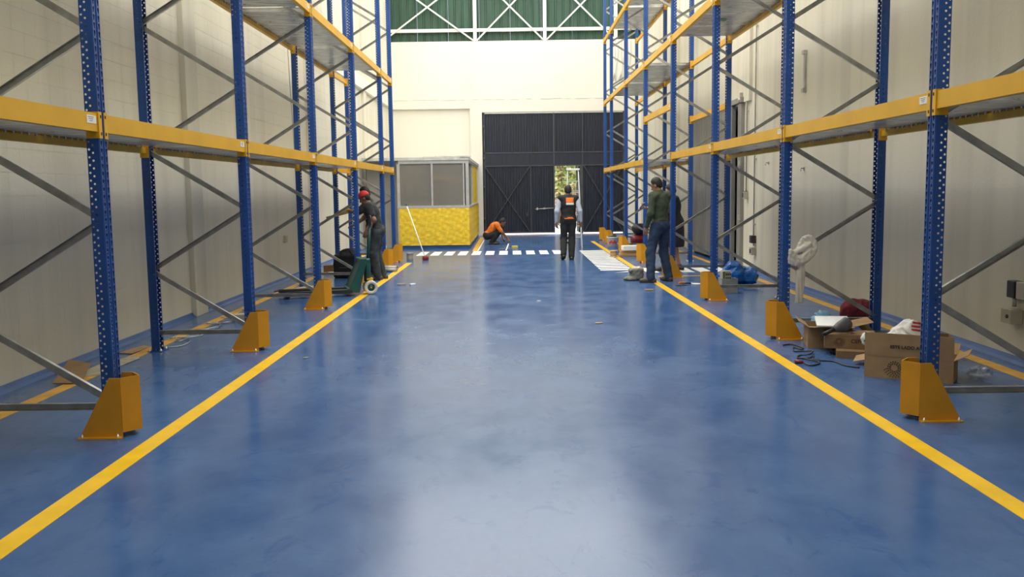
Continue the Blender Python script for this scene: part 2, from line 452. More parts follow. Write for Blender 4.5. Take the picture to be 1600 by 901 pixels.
def sdf_surface(prims, res, k=0.03, clips=(), warp=None):
    lo = np.min([_bb(p)[0] for p in prims], axis=0) - 3 * res
    hi = np.max([_bb(p)[1] for p in prims], axis=0) + 3 * res
    n = np.ceil((hi - lo) / res).astype(int) + 1
    ax = [lo[i] + res * np.arange(n[i]) for i in range(3)]
    D = np.full(n, 1.0)
    for p in prims:
        kk = p[-1] if p[-1] is not None else k
        b0, b1 = _bb(p)
        mrg = kk + 3 * res
        i0 = np.clip(np.floor((b0 - mrg - lo) / res).astype(int), 0, n); i1 = np.clip(np.ceil((b1 + mrg - lo) / res).astype(int) + 1, 0, n)
        sl = tuple(slice(i0[i], i1[i]) for i in range(3))
        G = np.stack(np.meshgrid(*[ax[i][sl[i]] for i in range(3)], indexing='ij'), -1)
        d = _dist(p, G); a = D[sl]
        h = np.maximum(kk - np.abs(a - d), 0) / kk
        D[sl] = np.minimum(a, d) - h * h * kk / 4
    G = np.stack(np.meshgrid(*ax, indexing='ij'), -1)
    if warp is not None: D = D + warp(G)
    for (pt, nr) in clips:
        nr = np.array(nr, float); nr /= np.linalg.norm(nr)
        D = np.maximum(D, (G - np.array(pt, float)) @ nr)
    I = D < 0
    c8 = [(i, j, l) for i in (0, 1) for j in (0, 1) for l in (0, 1)]
    sub = lambda A, o: A[o[0]:n[0] - 1 + o[0], o[1]:n[1] - 1 + o[1], o[2]:n[2] - 1 + o[2]]
    cnt = sum(sub(I, o).astype(np.int8) for o in c8)
    mixed = (cnt > 0) & (cnt < 8)
    idx = np.argwhere(mixed)
    ids = -np.ones(mixed.shape, int); ids[mixed] = np.arange(len(idx))
    acc = np.zeros((len(idx), 3)); num = np.zeros(len(idx))
    for a_ in c8:
        for d_ in range(3):
            if a_[d_]: continue
            b_ = list(a_); b_[d_] = 1
            A = idx + np.array(a_); B = idx + np.array(b_)
            da = D[A[:, 0], A[:, 1], A[:, 2]]; db = D[B[:, 0], B[:, 1], B[:, 2]]
            x = (da < 0) != (db < 0)
            t = np.where(x, da / np.where(np.abs(da - db) < 1e-12, 1, da - db), 0)
            acc += np.where(x[:, None], A + (B - A) * t[:, None], 0); num += x
    Vt = lo + res * acc / num[:, None]
    Fs = []
    for d_ in range(3):
        e1, e2 = [(1, 2), (2, 0), (0, 1)][d_]
        s0 = [slice(1, n[i] - 1) for i in range(3)]; s1 = list(s0)
        s0[d_] = slice(0, n[d_] - 1); s1[d_] = slice(1, n[d_])
        a = I[tuple(s0)]; b = I[tuple(s1)]
        e = np.argwhere(a != b)
        if len(e) == 0: continue
        off = np.array([1, 1, 1]); off[d_] = 0
        g = e + off
        flip = a[e[:, 0], e[:, 1], e[:, 2]]
        def cid(u, w):
            q = g.copy(); q[:, e1] -= u; q[:, e2] -= w
            return ids[q[:, 0], q[:, 1], q[:, 2]]
        Q = np.stack([cid(1, 1), cid(0, 1), cid(0, 0), cid(1, 0)], 1)
        Q[~flip] = Q[~flip][:, ::-1]
        Fs.append(Q)
    F = np.vstack(Fs) if Fs else np.zeros((0, 4), int)
    return Vt, F

def sdf_object(name, parts, mats, parent=None, paint=None, loc=(0, 0, 0), rz=0.0):
    """parts: list of (V, F, mat_index); paint: list of (centre, radius, mat_index)"""
    Vs = []; Fs = []; Ms = []; n = 0
    for (V_, F_, mi) in parts:
        Vs.append(V_); Fs.append(F_ + n); Ms.append(np.full(len(F_), mi)); n += len(V_)
    Vv = np.vstack(Vs); Ff = np.vstack(Fs); Mm = np.concatenate(Ms)
    if paint:
        C = Vv[Ff].mean(1)
        for (c, r, mi) in paint:
            Mm[np.linalg.norm(C - np.array(c), axis=1) < r] = mi
    me = bpy.data.meshes.new(name)
    me.from_pydata(Vv.tolist(), [], Ff.tolist())
    for m in mats: me.materials.append(MATS[m])
    me.polygons.foreach_set('material_index', Mm.astype(int).tolist())
    me.polygons.foreach_set('use_smooth', [True] * len(Ff))
    me.update()
    o = bpy.data.objects.new(name, me); o.location = loc; o.rotation_euler = (0, 0, rz)
    return link(o, parent)

def ripple(amp, f1=55, f2=37, f3=43, ph=0.0):
    return lambda G: amp * (np.sin(G[..., 0] * f1 + 2.2 * np.sin(G[..., 2] * 19 + ph)) * np.sin(G[..., 2] * f2 + 1.7 * np.sin(G[..., 1] * 23 + ph)) +
                            0.6 * np.sin(G[..., 1] * f3 + G[..., 2] * 31 + ph))
# ================================================================== the hall
XL, XR, YB, YF, ZC = -4.22, 4.50, 32.70, -5.0, 9.3
floor = tag(MB().bbox((XL - .3, YF - .2, -.15), (XR + .3, 33.1, 0)).build('floor', 'floor'), kind='structure')

def floor_strip(name, quad, material, h=0.002):
    P = [(x, y, h / 2 + .0005) for x, y in quad]
    return MB().plate(P, h).build(name, material, floor)

# yellow aisle lines (painted on the floor)
floor_strip('yellow_line', [(-2.43, -4), (-2.30, -4), (-2.27, 20.6), (-2.40, 20.6)], 'line_yellow')
floor_strip('yellow_line', [(2.47, -4), (2.60, -4), (2.47, 16.0), (2.35, 16.0)], 'line_yellow')
floor_strip('yellow_line', [(2.36, 18.1), (2.48, 18.1), (2.46, 28.2), (2.34, 28.2)], 'line_yellow')
floor_strip('yellow_line', [(-3.86, -4), (-3.73, -4), (-3.70, 24.0), (-3.83, 24.0)], 'line_dull')
floor_strip('yellow_line', [(4.16, -4), (4.30, -4), (4.28, 16.6), (4.14, 16.6)], 'line_dull')
floor_strip('yellow_line', [(4.12, 19.0), (4.24, 19.0), (4.24, 31.5), (4.12, 31.5)], 'line_dull')
floor_strip('yellow_line', [(2.62, 16.66), (4.2, 16.70), (4.2, 16.80), (2.62, 16.76)], 'line_dull')
floor_strip('yellow_line', [(-1.09, 24.27), (-.96, 24.27), (-1.0, 31.3), (-1.13, 31.3)], 'line_dull')
# white walkway stripes: across the aisle, along the right racks, through the open bay
for i in range(11):
    x = -2.42 + i * 0.342
    floor_strip('white_stripe', [(x, 22.85), (x + .215, 22.85), (x + .215, 24.25), (x, 24.25)], 'paint_white')
for i in range(15):
    y = 18.05 + i * 0.405
    floor_strip('white_stripe', [(1.70, y), (2.33, y + .03), (2.33, y + .285), (1.70, y + .255)], 'paint_white')
floor_strip('white_stripe', [(1.92, 17.55), (2.32, 17.75), (2.32, 17.98), (2.05, 17.66)], 'paint_white')
for i in range(6):
    x = 2.52 + i * 0.335
    floor_strip('white_stripe', [(x, 17.45), (x + .235, 17.45), (x + .235, 18.5), (x, 18.5)], 'paint_white')

# left wall: painted block courses
wall_l = tag(MB().bbox((XL - .28, YF, 0), (XL - .0025, 33.0, ZC)).build('wall_left', 'wall_paint'), kind='structure')
BL, BH, JT = 0.40, 0.20, 0.003
blk = MB().bbox((-.0025, -BL / 2 + .0005, -BH / 2 + JT / 2), (0, BL / 2 - .0005, BH / 2 - JT / 2)).mesh('block', 'wall_paint')
rest = MB()
cells = []
for r in range(int(ZC / BH)):
    for c in range(int((33.0 - YF) / BL)):
        y = YF + .2 + c * BL + (BL / 2 if r % 2 else 0); z = BH / 2 + r * BH
        if y > 32.9: continue
        cells.append((y, z))
def near_key(c):
    y, z = c
    return (0 if (6.6 < y < 24) else 1, 0 if z < 6 else 1, math.hypot(y - 6.6, (z - 1.2) * 2.5))
cells.sort(key=near_key)
for i, (y, z) in enumerate(cells):
    if i < 300:
        inst('block', blk, wall_l, (XL, y, z))
    else:
        a, b = BL / 2 - .0005, BH / 2 - JT / 2
        x0, x1 = XL - .0025, XL
        V = [(x1, y - a, z - b), (x1, y + a, z - b), (x1, y + a, z + b), (x1, y - a, z + b),
             (x0, y - a, z - b), (x0, y + a, z - b), (x0, y + a, z + b), (x0, y - a, z + b)]
        rest.add(V, [(0, 1, 2, 3), (4, 5, 1, 0), (5, 6, 2, 1), (6, 7, 3, 2), (7, 4, 0, 3)])
tag(rest.build('block_courses', 'wall_paint', wall_l), kind='stuff')
for (y0, y1) in ((12.0, 12.45), (19.2, 19.65), (26.4, 26.85)):
    bevel(MB().bbox((XL - .05, y0, 0), (XL + .07, y1, ZC)).build('pilaster', 'wall_paint', wall_l), .006)
MB().bbox((XL - .05, 19.65, 4.42), (XL + .10, 32.72, 4.75)).build('concrete_band', 'wall_white', wall_l)

def cove(name, poly_yz, x, sgn, y0, y1):
    P = [(x, z0) for z0 in ()]
    m = MB()
    prof = [(0, 0), (0, .055), (.012, .05), (.028, .022), (.055, .004), (.06, 0)]
    n = len(prof)
    V = [(x + sgn * a, y0, b) for a, b in prof] + [(x + sgn * a, y1, b) for a, b in prof]
    F = [tuple(range(n)), tuple(range(n, 2 * n))[::-1]] + [(i, n + i, n + (i + 1) % n, (i + 1) % n) for i in range(n)]
    m.add(V, F)
    return m.build(name, 'base_blue')
tag(cove('baseboard_left', None, XL, 1, YF, 25.4), kind='structure')
tag(cove('baseboard_right', None, XR, -1, YF, 18.1), kind='structure')

# right wall: smooth render, with the side door opening
w = MB()
DY0, DY1, DZ = 18.25, 23.05, 3.18
w.bbox((XR, YF, 0), (XR + .25, DY0, ZC)); w.bbox((XR, DY1, 0), (XR + .25, 33.0, ZC)); w.bbox((XR, DY0, DZ), (XR + .25, DY1, ZC))
wall_r = tag(w.build('wall_right', 'wall_paint'), kind='structure')
for (y0, y1) in ((17.62, 18.0), (25.2, 25.6), (31.2, 31.6)):
    bevel(MB().bbox((XR - .06, y0, 3.2 if y0 < 18 else 0), (XR + .05, y1, ZC)).build('pilaster', 'wall_paint', wall_r), .006)
rm = MB()
rm.bbox((XR + .25, DY0 - .6, -.02), (XR + 2.4, DY1 + .6, 0)); rm.bbox((XR + 2.4, DY0 - .6, 0), (XR + 2.5, DY1 + .6, 4))
rm.bbox((XR + .25, DY0 - .7, 0), (XR + 2.5, DY0 - .6, 4)); rm.bbox((XR + .25, DY1 + .6, 0), (XR + 2.5, DY1 + .7, 4)); rm.bbox((XR + .25, DY0 - .7, 4), (XR + 2.5, DY1 + .7, 4.1))
rm.build('side_room', 'booth_grey', wall_r)

def corrugated(x0, x1, z0, z1, pitch=0.10, depth=0.022, flat=0.55):
    """sheet in the x-z plane, ribs vertical, facing -y"""
    xs = []; x = x0; k = 0
    pts = []
    while x < x1 - 1e-6:
        a = pitch * flat; b = pitch * (1 - flat)
        pts += [(x, 0), (x + a, 0), (x + a + b * .25, -depth), (x + a + b * .75, -depth)]
        x += pitch
    pts = [(min(px, x1), py) for px, py in pts] + [(x1, 0)]
    m = MB(); n = len(pts)
    th = .003
    V = [(px, py, z0) for px, py in pts] + [(px, py, z1) for px, py in pts] + [(px, py + th, z0) for px, py in pts] + [(px, py + th, z1) for px, py in pts]
    F = []
    for i in range(n - 1):
        F.append((i, i + 1, n + i + 1, n + i)); F.append((2 * n + i + 1, 2 * n + i, 3 * n + i, 3 * n + i + 1))
        F.append((i + 1, i, 2 * n + i, 2 * n + i + 1)); F.append((n + i, n + i + 1, 3 * n + i + 1, 3 * n + i))
    F.append((0, n, 3 * n, 2 * n)); F.append((n - 1, 2 * n - 1 + 2 * n - n + 0, 4 * n - 1, 2 * n - 1) if False else (2 * n - 1, n - 1, 3 * n - 1, 4 * n - 1))
    m.add(V, F)
    return m

# sliding steel door on the right wall
d2 = empty('door_2', (XR, 0, 0), kind='structure')
for i in range(4):
    y1 = DY1 + .1 - i * 1.03; y0 = max(y1 - 1.03, DY0 + .68)
    o = corrugated(0, y1 - y0 - .012, .05, DZ + .02, .17, .03).build('door_sheet', 'door_grey', d2)
    o.location = (-.045, y1, 0); o.rotation_euler = (0, 0, -math.pi / 2)
m = MB(); m.bbox((-.07, DY0 - .10, 0), (.06, DY0 + .16, DZ + .02)); m.build('door_jamb', 'door_grey', d2)
MB().bbox((-.10, DY0 - .16, DZ + .03), (.02, DY1 + .4, DZ + .13)).build('door_track', 'door_grey', d2)
MB().bbox((-.08, DY0 + .62, .05), (.0, DY0 + .70, DZ + .02)).build('door_edge', 'door_grey', d2)
m = MB(); m.lathe([(0, 0), (.05, 0), (.05, .05), (0, .05)], (-.12, DY0 - .05, DZ + .08), 14, 0, rotm(0, math.pi / 2, 0)); m.box((-.06, DY0 - .05, DZ + .17), (.06, .05, .1)); m.build('track_roller', 'conduit', d2)
for z in (.95, 2.0): MB().bbox((-.1, DY0 - .14, z), (-.07, DY0 - .05, z + .1)).build('door_hinge', 'conduit', d2)

# back wall
w = MB()
GX0, GX1, GZ = -1.02, 3.92, 4.27
w.bbox((XL - .3, YB, 4.42), (XR + .3, YB + .25, 6.71))
w.bbox((XL - .3, YB + .13, 0), (-1.46, YB + .25, 4.42))
w.bbox((-1.46, YB, 0), (GX0 - .03, YB + .25, 4.42))
w.bbox((GX1, YB, 0), (XR + .3, YB + .25, 4.42)); w.bbox((GX0 - .03, YB, GZ + .02), (GX1, YB + .25, 4.42))
wall_b = tag(w.build('wall_back', 'wall_white'), kind='structure')
lg = MB(); x = -4.2
while x < 4.4:
    ln = random.uniform(.12, .5); 
    lg.box((x + ln / 2, YB - .004, 4.735 + random.uniform(-.01, .01)), (ln, .02, random.uniform(.012, .03))); x += ln + random.uniform(.0, .35)
lg.build('mortar_ledge', 'wall_white', wall_b)
# brick relief of the upper wall is too fine to pick apart; a few courses proud
green = empty('wall_gable', (0, YB + .2, 0), kind='structure')
x = XL - .1
while x < XR:
    corrugated(x, min(x + 1.07, XR + .1), 6.68, ZC, .267, .035, .72).build('cladding_sheet', 'green_sheet', green); x += 1.075
truss = empty('wall_truss', (0, YB + .06, 0), kind='structure')
MB().bbox((XL, -.05, 7.03), (XR, .05, 7.14)).build('truss_rail', 'truss_white', truss)
MB().bbox((XL, -.05, 9.0), (XR, .05, 9.12)).build('truss_rail', 'truss_white', truss)
nodes = [-4.5, -1.24, 1.17, 3.62]
for x in nodes[1:]:
    MB().bbox((x - .06, -.055, 6.71), (x + .06, .055, 9.1)).build('truss_post', 'truss_white', truss)
for a, b in zip(nodes[:-1], nodes[1:]):
    MB().bar((a + .06, -.06, 6.73), (b - .06, -.06, 9.0), .05, .05, 0, (0, 1, 0)).build('truss_diagonal', 'truss_white', truss)
    MB().bar((b - .06, -.075, 6.73), (a + .06, -.075, 9.0), .05, .05, 0, (0, 1, 0)).build('truss_diagonal', 'truss_white', truss)
tag(MB().bbox((XL - .3, YF - .25, 0), (XR + .3, YF, ZC)).build('wall_front', 'wall_paint'), kind='structure')
ceil = tag(MB().bbox((XL - .4, YF - .25, ZC), (XR + .4, 33.2, ZC + .12)).build('ceiling', 'roof_sheet'), kind='structure')
for i, (yy, s) in enumerate(SKYLIGHTS):
    ln = 4.5 if yy < 30 else 3.8
    wnd = tag(MB().bbox((.14 - SKY_W / 2, yy - ln / 2, ZC - .05), (.14 + SKY_W / 2, yy + ln / 2, ZC - .03)).build('window_%d' % (i + 1), 'skylight_sheet'), kind='structure')
    f = MB()
    for sx in (-1, 1): f.bbox((.14 + sx * (SKY_W / 2 + .05) - .05, yy - ln / 2 - .1, ZC - .12), (.14 + sx * (SKY_W / 2 + .05) + .05, yy + ln / 2 + .1, ZC))
    for sy in (-1, 1): f.bbox((.14 - SKY_W / 2, yy + sy * (ln / 2 + .05) - .05, ZC - .12), (.14 + SKY_W / 2, yy + sy * (ln / 2 + .05) + .05, ZC))
    f.build('window_frame', 'roof_sheet', wnd)

# the big dark gate
gate = empty('door_1', (0, YB + .10, 0), kind='structure')
WX0, WX1, WZ = 1.46, 2.36, 2.41
def gbox(n, lo, hi, m='gate_frame'): return MB().bbox(lo, hi).build(n, m, gate)
for (a, b) in ((-1.0, .24), (.24, 1.44), (1.48, 2.45), (2.45, 3.90)):
    corrugated(a + .005, b - .005, 2.88, GZ - .03, .095, .022).build('gate_sheet', 'gate_navy', gate)
for (a, b) in ((-1.0, .62), (.64, 1.43), (2.48, 3.90)):
    corrugated(a + .005, b - .005, .07, 2.40, .095, .022).build('gate_sheet', 'gate_navy', gate)
for (a, b) in ((-1.0, .62), (.63, 1.44), (1.48, 2.45), (2.46, 3.9)):
    gbox('gate_band', (a, -.03, 2.43), (b, .02, 2.86), 'gate_navy')
gbox('gate_light_stop', (-1.05, .012, 2.40), (3.92, .03, GZ + .01), 'gate_navy'); gbox('gate_light_stop', (-1.05, .012, .08), (1.44, .03, 2.42), 'gate_navy'); gbox('gate_light_stop', (2.46, .012, .08), (3.92, .03, 2.42), 'gate_navy')  # added plates behind the sheets, stopping daylight from showing through the seams
gbox('gate_rail', (-1.0, -.05, 2.855), (3.9, .02, 2.895)); gbox('gate_rail', (-1.0, -.045, 2.40), (3.9, .02, 2.44))
gbox('gate_rail', (-1.0, -.05, GZ - .04), (3.9, .03, GZ), 'aluminium')
gbox('gate_rail', (-1.0, -.035, .06), (1.44, .02, .11)); gbox('gate_rail', (2.48, -.035, .06), (3.9, .02, .11))
for x in (-1.0, 3.87): gbox('gate_post', (x, -.05, 0), (x + .04, .04, GZ))
gbox('gate_post', (1.43, -.055, .06), (1.475, .03, GZ - .03)); gbox('gate_post', (2.36, -.055, .02), (2.47, .04, 2.44))
gbox('gate_post', (.615, -.03, .08), (.645, .02, 2.42)); gbox('gate_post', (2.44, -.04, 2.42), (2.47, .03, GZ))
for (a, b) in ((-.97, .60), (2.50, 3.86)):
    MB().bar((a, -.045, 2.40), (b, -.045, .08), .03, .05, 0, (0, 1, 0)).build('gate_brace', 'gate_frame', gate)
    MB().bar((b, -.06, 2.40), (a, -.06, .08), .03, .05, 0, (0, 1, 0)).build('gate_brace', 'gate_frame', gate)
lt = MB(); lt.tube([(.78, -.06, .90), (1.42, -.06, .93)], .016, 8); lt.box((.85, -.05, .91), (.05, .05, .09)); lt.box((1.1, -.05, .92), (.06, .05, .06)); lt.build('gate_latch', 'conduit', gate)
lt = MB(); lt.box((.50, -.04, .72), (.07, .03, .12)); lt.build('gate_lock', 'gate_frame', gate)
wl = MB(); wl.bbox((2.33, .02, .06), (2.36, .86, 2.38)); wl.bbox((2.30, .02, .06), (2.39, .06, 2.38)); wl.bbox((2.30, .82, .06), (2.39, .86, 2.38)); wl.bbox((2.30, .02, 1.15), (2.39, .86, 1.2)); wl.build('wicket_leaf', 'gate_navy', gate)
# hinge ribs at the left jamb
for z in (.5, 1.6, 2.6, 3.7): MB().lathe([(0, 0), (.02, 0), (.02, .14), (0, .14)], (-1.0, -.06, z), 10).build('gate_hinge', 'gate_frame', gate)

# ---- outdoors, seen through the wicket
tag(MB().bbox((-14, 33.1, -.15), (18, 62, -.012)).build('yard_ground', 'concrete_out'), kind='structure')
yw = empty('garden_wall', (0, 47, 0), 0, 'low terracotta brick wall outside beyond the open wicket', 'wall')
for r in range(9):
    for c in range(14):
        MB().box((-.6 + c * .42 + (.21 if r % 2 else 0), 0, .1 + r * .2), (.405, .2, .187)).build('brick', 'brick_out', yw) if (r, c) == (0, 0) else inst('brick', bpy.data.meshes['brick'], yw, (c * .42 + (.21 if r % 2 else 0), 0, r * .2))
def tree(name, loc, h, rx, label, seed, n=2600, lm='leaf'):
    rg = np.random.RandomState(seed)
    t = empty(name, loc, 0, label, 'tree', None)
    MB().tube([(0, 0, 0), (.06, .02, h * .25), (-.05, .0, h * .5), (.03, 0, h * .75)], [.16, .13, .10, .05], 9).build('trunk', 'bark', t)
    b = MB()
    for k in range(5):
        a = k * 1.3; b.tube([(0, 0, h * (.3 + .07 * k)), (math.cos(a) * rx * .4, math.sin(a) * rx * .4, h * (.5 + .06 * k)), (math.cos(a) * rx * .75, math.sin(a) * rx * .75, h * (.6 + .07 * k))], [.06, .04, .02], 6)
    b.build('branch', 'bark', t)
    m = MB()
    for k in range(n):
        d = rg.normal(size=3); d /= np.linalg.norm(d); r = rg.uniform(.35, 1) ** .5
        p = V3(d[0] * rx * r, d[1] * rx * r, h * .62 + d[2] * h * .42 * r)
        R = rotm(*rg.uniform(-1.4, 1.4, 3)); s = rg.uniform(.09, .18)
        q = np.array([(0, -s, 0), (s * .42, -s * .2, .012), (s * .3, s * .5, .0), (0, s, -.01), (-s * .3, s * .5, 0), (-s * .42, -s * .2, .012)]) @ R.T + p
        m.add(q, [(0, 1, 2, 3), (0, 3, 4, 5)], 0 if rg.rand() < .5 else 1)
    tag(m.build('foliage', [lm, 'leaf_pale'], t), kind='stuff')
tree('garden_tree', (2.2, 43.5, 0), 5.2, 1.9, 'leafy sunlit tree outside seen over the ladder through the wicket', 3)
tree('garden_tree', (4.4, 51.5, 0), 6.5, 2.6, 'larger sunlit tree standing furthest back beyond the wicket', 5, 2600)

# ================================================================== the yellow booth
BX0, BX1, BY0 = -3.13, -1.22, 25.45
booth = empty('guard_booth', (0, 0, 0), 0, 'small booth of rough yellow blocks with aluminium sliding window in far left corner', 'booth')
# split-faced blocks: each with its own rough face
def rough_block(w_, h_, seed):
    rg = np.random.RandomState(seed); nx, nz = 8, 5; ph = rg.uniform(0, 6)
    V = []; F = []
    for j in range(nz + 1):
        for i in range(nx + 1):
            edge = i in (0, nx) or j in (0, nz)
            V.append((w_ * i / nx, -.014 if edge else -(.016 + .012 * math.sin(i * 1.1 + ph) * math.sin(j * 1.3 + ph * 2) + rg.uniform(-.006, .006)), h_ * j / nz))
    for j in range(nz):
        for i in range(nx):
            a = j * (nx + 1) + i; F.append((a, a + 1, a + nx + 2, a + nx + 1))
    m = MB().add(V, F, 0, True)
    # flat sides and back on their own vertices
    rim = [i for i in range(nx)] + [j * (nx + 1) + nx for j in range(nz)] + [nz * (nx + 1) + i for i in range(nx, 0, -1)] + [j * (nx + 1) for j in range(nz, 0, -1)]
    A = [V[i] for i in rim]; B = [(x, .12, z) for x, _, z in A]; n = len(A)
    m.add(A + B, [(i, n + i, n + (i + 1) % n, (i + 1) % n) for i in range(n)] + [tuple(range(2 * n - 1, n - 1, -1))])
    return m.mesh('block_face', 'booth_yellow')
CW, CH = .385, .205
variants = [rough_block(CW - .001, CH - .001, s) for s in range(5)]
halfs = [rough_block(CW / 2 - .001, CH - .001, 20 + s) for s in range(2)]
z0 = .10
for r in range(5):
    x = BX0; first = True
    while x < BX1 - .02:
        if (r % 2 and first) or BX1 - x < CW - .05:
            inst('block', halfs[r % 2], booth, (x, BY0, z0 + r * CH)); x += CW / 2
        else:
            inst('block', random.choice(variants), booth, (x, BY0, z0 + r * CH)); x += CW
        first = False
    y = BY0 + .06
    while y < YB - .3:
        inst('block', random.choice(variants), booth, (BX1, y, z0 + r * CH), (0, 0, math.pi / 2)); y += CW
MB().bbox((BX0, BY0 + .02, 0), (BX1 - .02, YB - .02, .1)).build('plinth', 'base_blue', booth)
core = MB(); core.bbox((BX0, BY0 + .1, .1), (BX1 - .1, BY0 + .14, 1.13)); core.bbox((BX1 - .14, BY0 + .1, .1), (BX1 - .1, YB - .05, 1.13))
core.bbox((BX0 - .04, BY0 + .0, .0), (BX0, YB - 2.5, 2.42)); core.build('inner_wall', 'booth_grey', booth)
# recessed grey wall left of the window, under the roof slab
MB().bbox((XL + .11, BY0 + .75, 0), (BX0, BY0 + .85, 2.42)).build('recess_wall', 'booth_grey', booth)
# side wall panel above the blocks
MB().bbox((BX1 - .10, BY0 + 2.5, 1.15), (BX1 - .01, YB - .9, 2.40)).build('side_panel', 'booth_yellow', booth)
# window frames
def fr(lo, hi, n='window_frame'): return MB().bbox(lo, hi).build(n, 'aluminium', booth)
fr((BX0 - .04, BY0 - .02, 1.125), (BX1 + .03, BY0 + .09, 1.19), 'window_sill'); fr((BX0 - .03, BY0, 2.33), (BX1 + .02, BY0 + .08, 2.42))
fr((BX0 - .03, BY0 - .01, 1.19), (BX0 + .045, BY0 + .08, 2.33)); fr((BX1 - .07, BY0 - .01, 1.19), (BX1 + .015, BY0 + .08, 2.33))
fr((-2.235, BY0, 1.19), (-2.185, BY0 + .07, 2.33)); fr((BX1 - .14, BY0 + .0, 1.19), (BX1 - .10, BY0 + .06, 2.33))
fr((BX1 - .09, BY0 + .05, 1.125), (BX1 + .03, YB - .85, 1.17), 'window_sill'); fr((BX1 - .08, BY0 + .08, 2.36), (BX1 + .02, YB - .85, 2.42)); fr((BX1 - .08, BY0 + 2.42, 1.17), (BX1 + .015, BY0 + 2.52, 2.36)); fr((BX1 - .08, YB - .95, 1.17), (BX1 + .015, YB - .85, 2.36))
for (a, b) in ((BX0 + .045, -2.235), (-2.185, BX1 - .14)):
    MB().bbox((a, BY0 + .03, 1.19), (b, BY0 + .036, 2.33)).build('pane', 'booth_glass', booth)
MB().bbox((BX1 - .04, BY0 + .08, 1.17), (BX1 - .034, BY0 + 2.42, 2.36)).build('pane', 'booth_glass', booth)
rs = MB(); rs.bbox((XL + .11, BY0 - .03, 2.42), (BX1 + .03, YB - .01, 2.50)); rs.build('roof_slab', 'slab_grey', booth)
rg_ = MB()
for k in range(16):
    x = random.uniform(-2.6, BX1 - .05); rg_.box((x, BY0 + random.uniform(.0, .25), 2.51), (random.uniform(.15, .4), .12, random.uniform(.015, .05)), rotm(0, random.uniform(-.05, .05), random.uniform(-.2, .2)))
rg_.build('loose_mortar', 'slab_grey', booth)
# inside: back wall with a shelf, so that the glass shows a dim room
ins = MB(); ins.bbox((BX0, YB - 3.2, 0), (BX1 - .14, YB - 3.1, 2.42)); ins.build('room_wall', 'booth_grey', booth)
MB().bbox((-3.0, BY0 + 2.2, 1.92), (-2.3, BY0 + 2.5, 1.95)).build('wall_shelf', 'aluminium', booth)
MB().bbox((BX0, BY0 + .14, .0), (BX1 - .14, YB - 3.1, .02)).build('booth_floor', 'booth_grey', booth)

# ================================================================== pallet racking
PW, PD, PH = .058, .085, 8.05   # half width along the aisle, depth, height
def hole_cell(m, o, eu, ev, w_, h_, hole, nrm_flip=False):
    """rectangle w_ x h_ centred at o with an 8-point hole; eu, ev span the plane"""
    per = [(-1, -1), (0, -1), (1, -1), (1, 0), (1, 1), (0, 1), (-1, 1), (-1, 0)]
    V = [o + eu * (a * w_ / 2) + ev * (b * h_ / 2) for a, b in per] + [o + eu * a + ev * b for a, b in hole]
    F = [(i, (i + 1) % 8, 8 + (i + 1) % 8, 8 + i) for i in range(8)]
    if nrm_flip: F = [f[::-1] for f in F]
    m.add(V, F)
def ring(r, rz=None):
    rz = rz or r
    an = [225, 270, 315, 0, 45, 90, 135, 180]
    return [(r * math.cos(math.radians(a)), rz * math.sin(math.radians(a))) for a in an]
tear = [(-.005, -.021), (0, -.0225), (.005, -.021), (.0085, 0), (.0135, .009), (0, .0205), (-.0135, .009), (-.0085, 0)]
def make_post():
    m = MB()
    P_ = .05; N = int(PH / P_)
    ex, ey, ez = V3(1, 0, 0), V3(0, 1, 0), V3(0, 0, 1)
    for s in (-1, 1):
        for k in range(N):
            z = (k + .5) * P_
            # dotted web: two staggered columns
            hole_cell(m, V3(-.0715, s * PW, z), ex, ez, .025, P_, [(a, b + .010) for a, b in ring(.0075)], s > 0)
            hole_cell(m, V3(-.0465, s * PW, z), ex, ez, .025, P_, [(a, b - .012) for a, b in ring(.0075)], s > 0)
            # slotted aisle face
            hole_cell(m, V3(0, s * .034, z), ey, ez, .036, P_, tear, False)
    H = N * P_
    for s in (-1, 1):
        segs = [((-.034, PW), (-.006, PW)), ((-.006, PW), (0, .052)), ((0, .016), (-.012, .009)), ((-.084, PW), (-.085, PW)), ((-.085, PW), (-.085, .042))]
        for (a, b) in segs:
            q = [(a[0], s * a[1], 0), (b[0], s * b[1], 0), (b[0], s * b[1], H), (a[0], s * a[1], H)]
            m.add(q, [(0, 1, 2, 3) if s < 0 else (3, 2, 1, 0)])
    m.add([(-.012, -.009, 0), (-.012, .009, 0), (-.012, .009, H), (-.012, -.009, H)], [(0, 1, 2, 3)])
    return m.mesh('upright_post', 'rack_blue')
POST = make_post()
pl = MB(); pl.bbox((-.12, -.09, 0), (.03, .09, .008))
PLATE = pl.mesh('foot_plate', 'rack_blue')
bl = MB()
for (x, y) in ((-.10, -.07), (-.10, .07), (.015, -.07), (.015, .07)): bl.lathe([(.014, .008), (.014, .022), (.006, .024), (.006, .036), (0, .036)], (x, y, 0), 6)
BOLTS = bl.mesh('anchor_bolt', 'bolt_zinc')
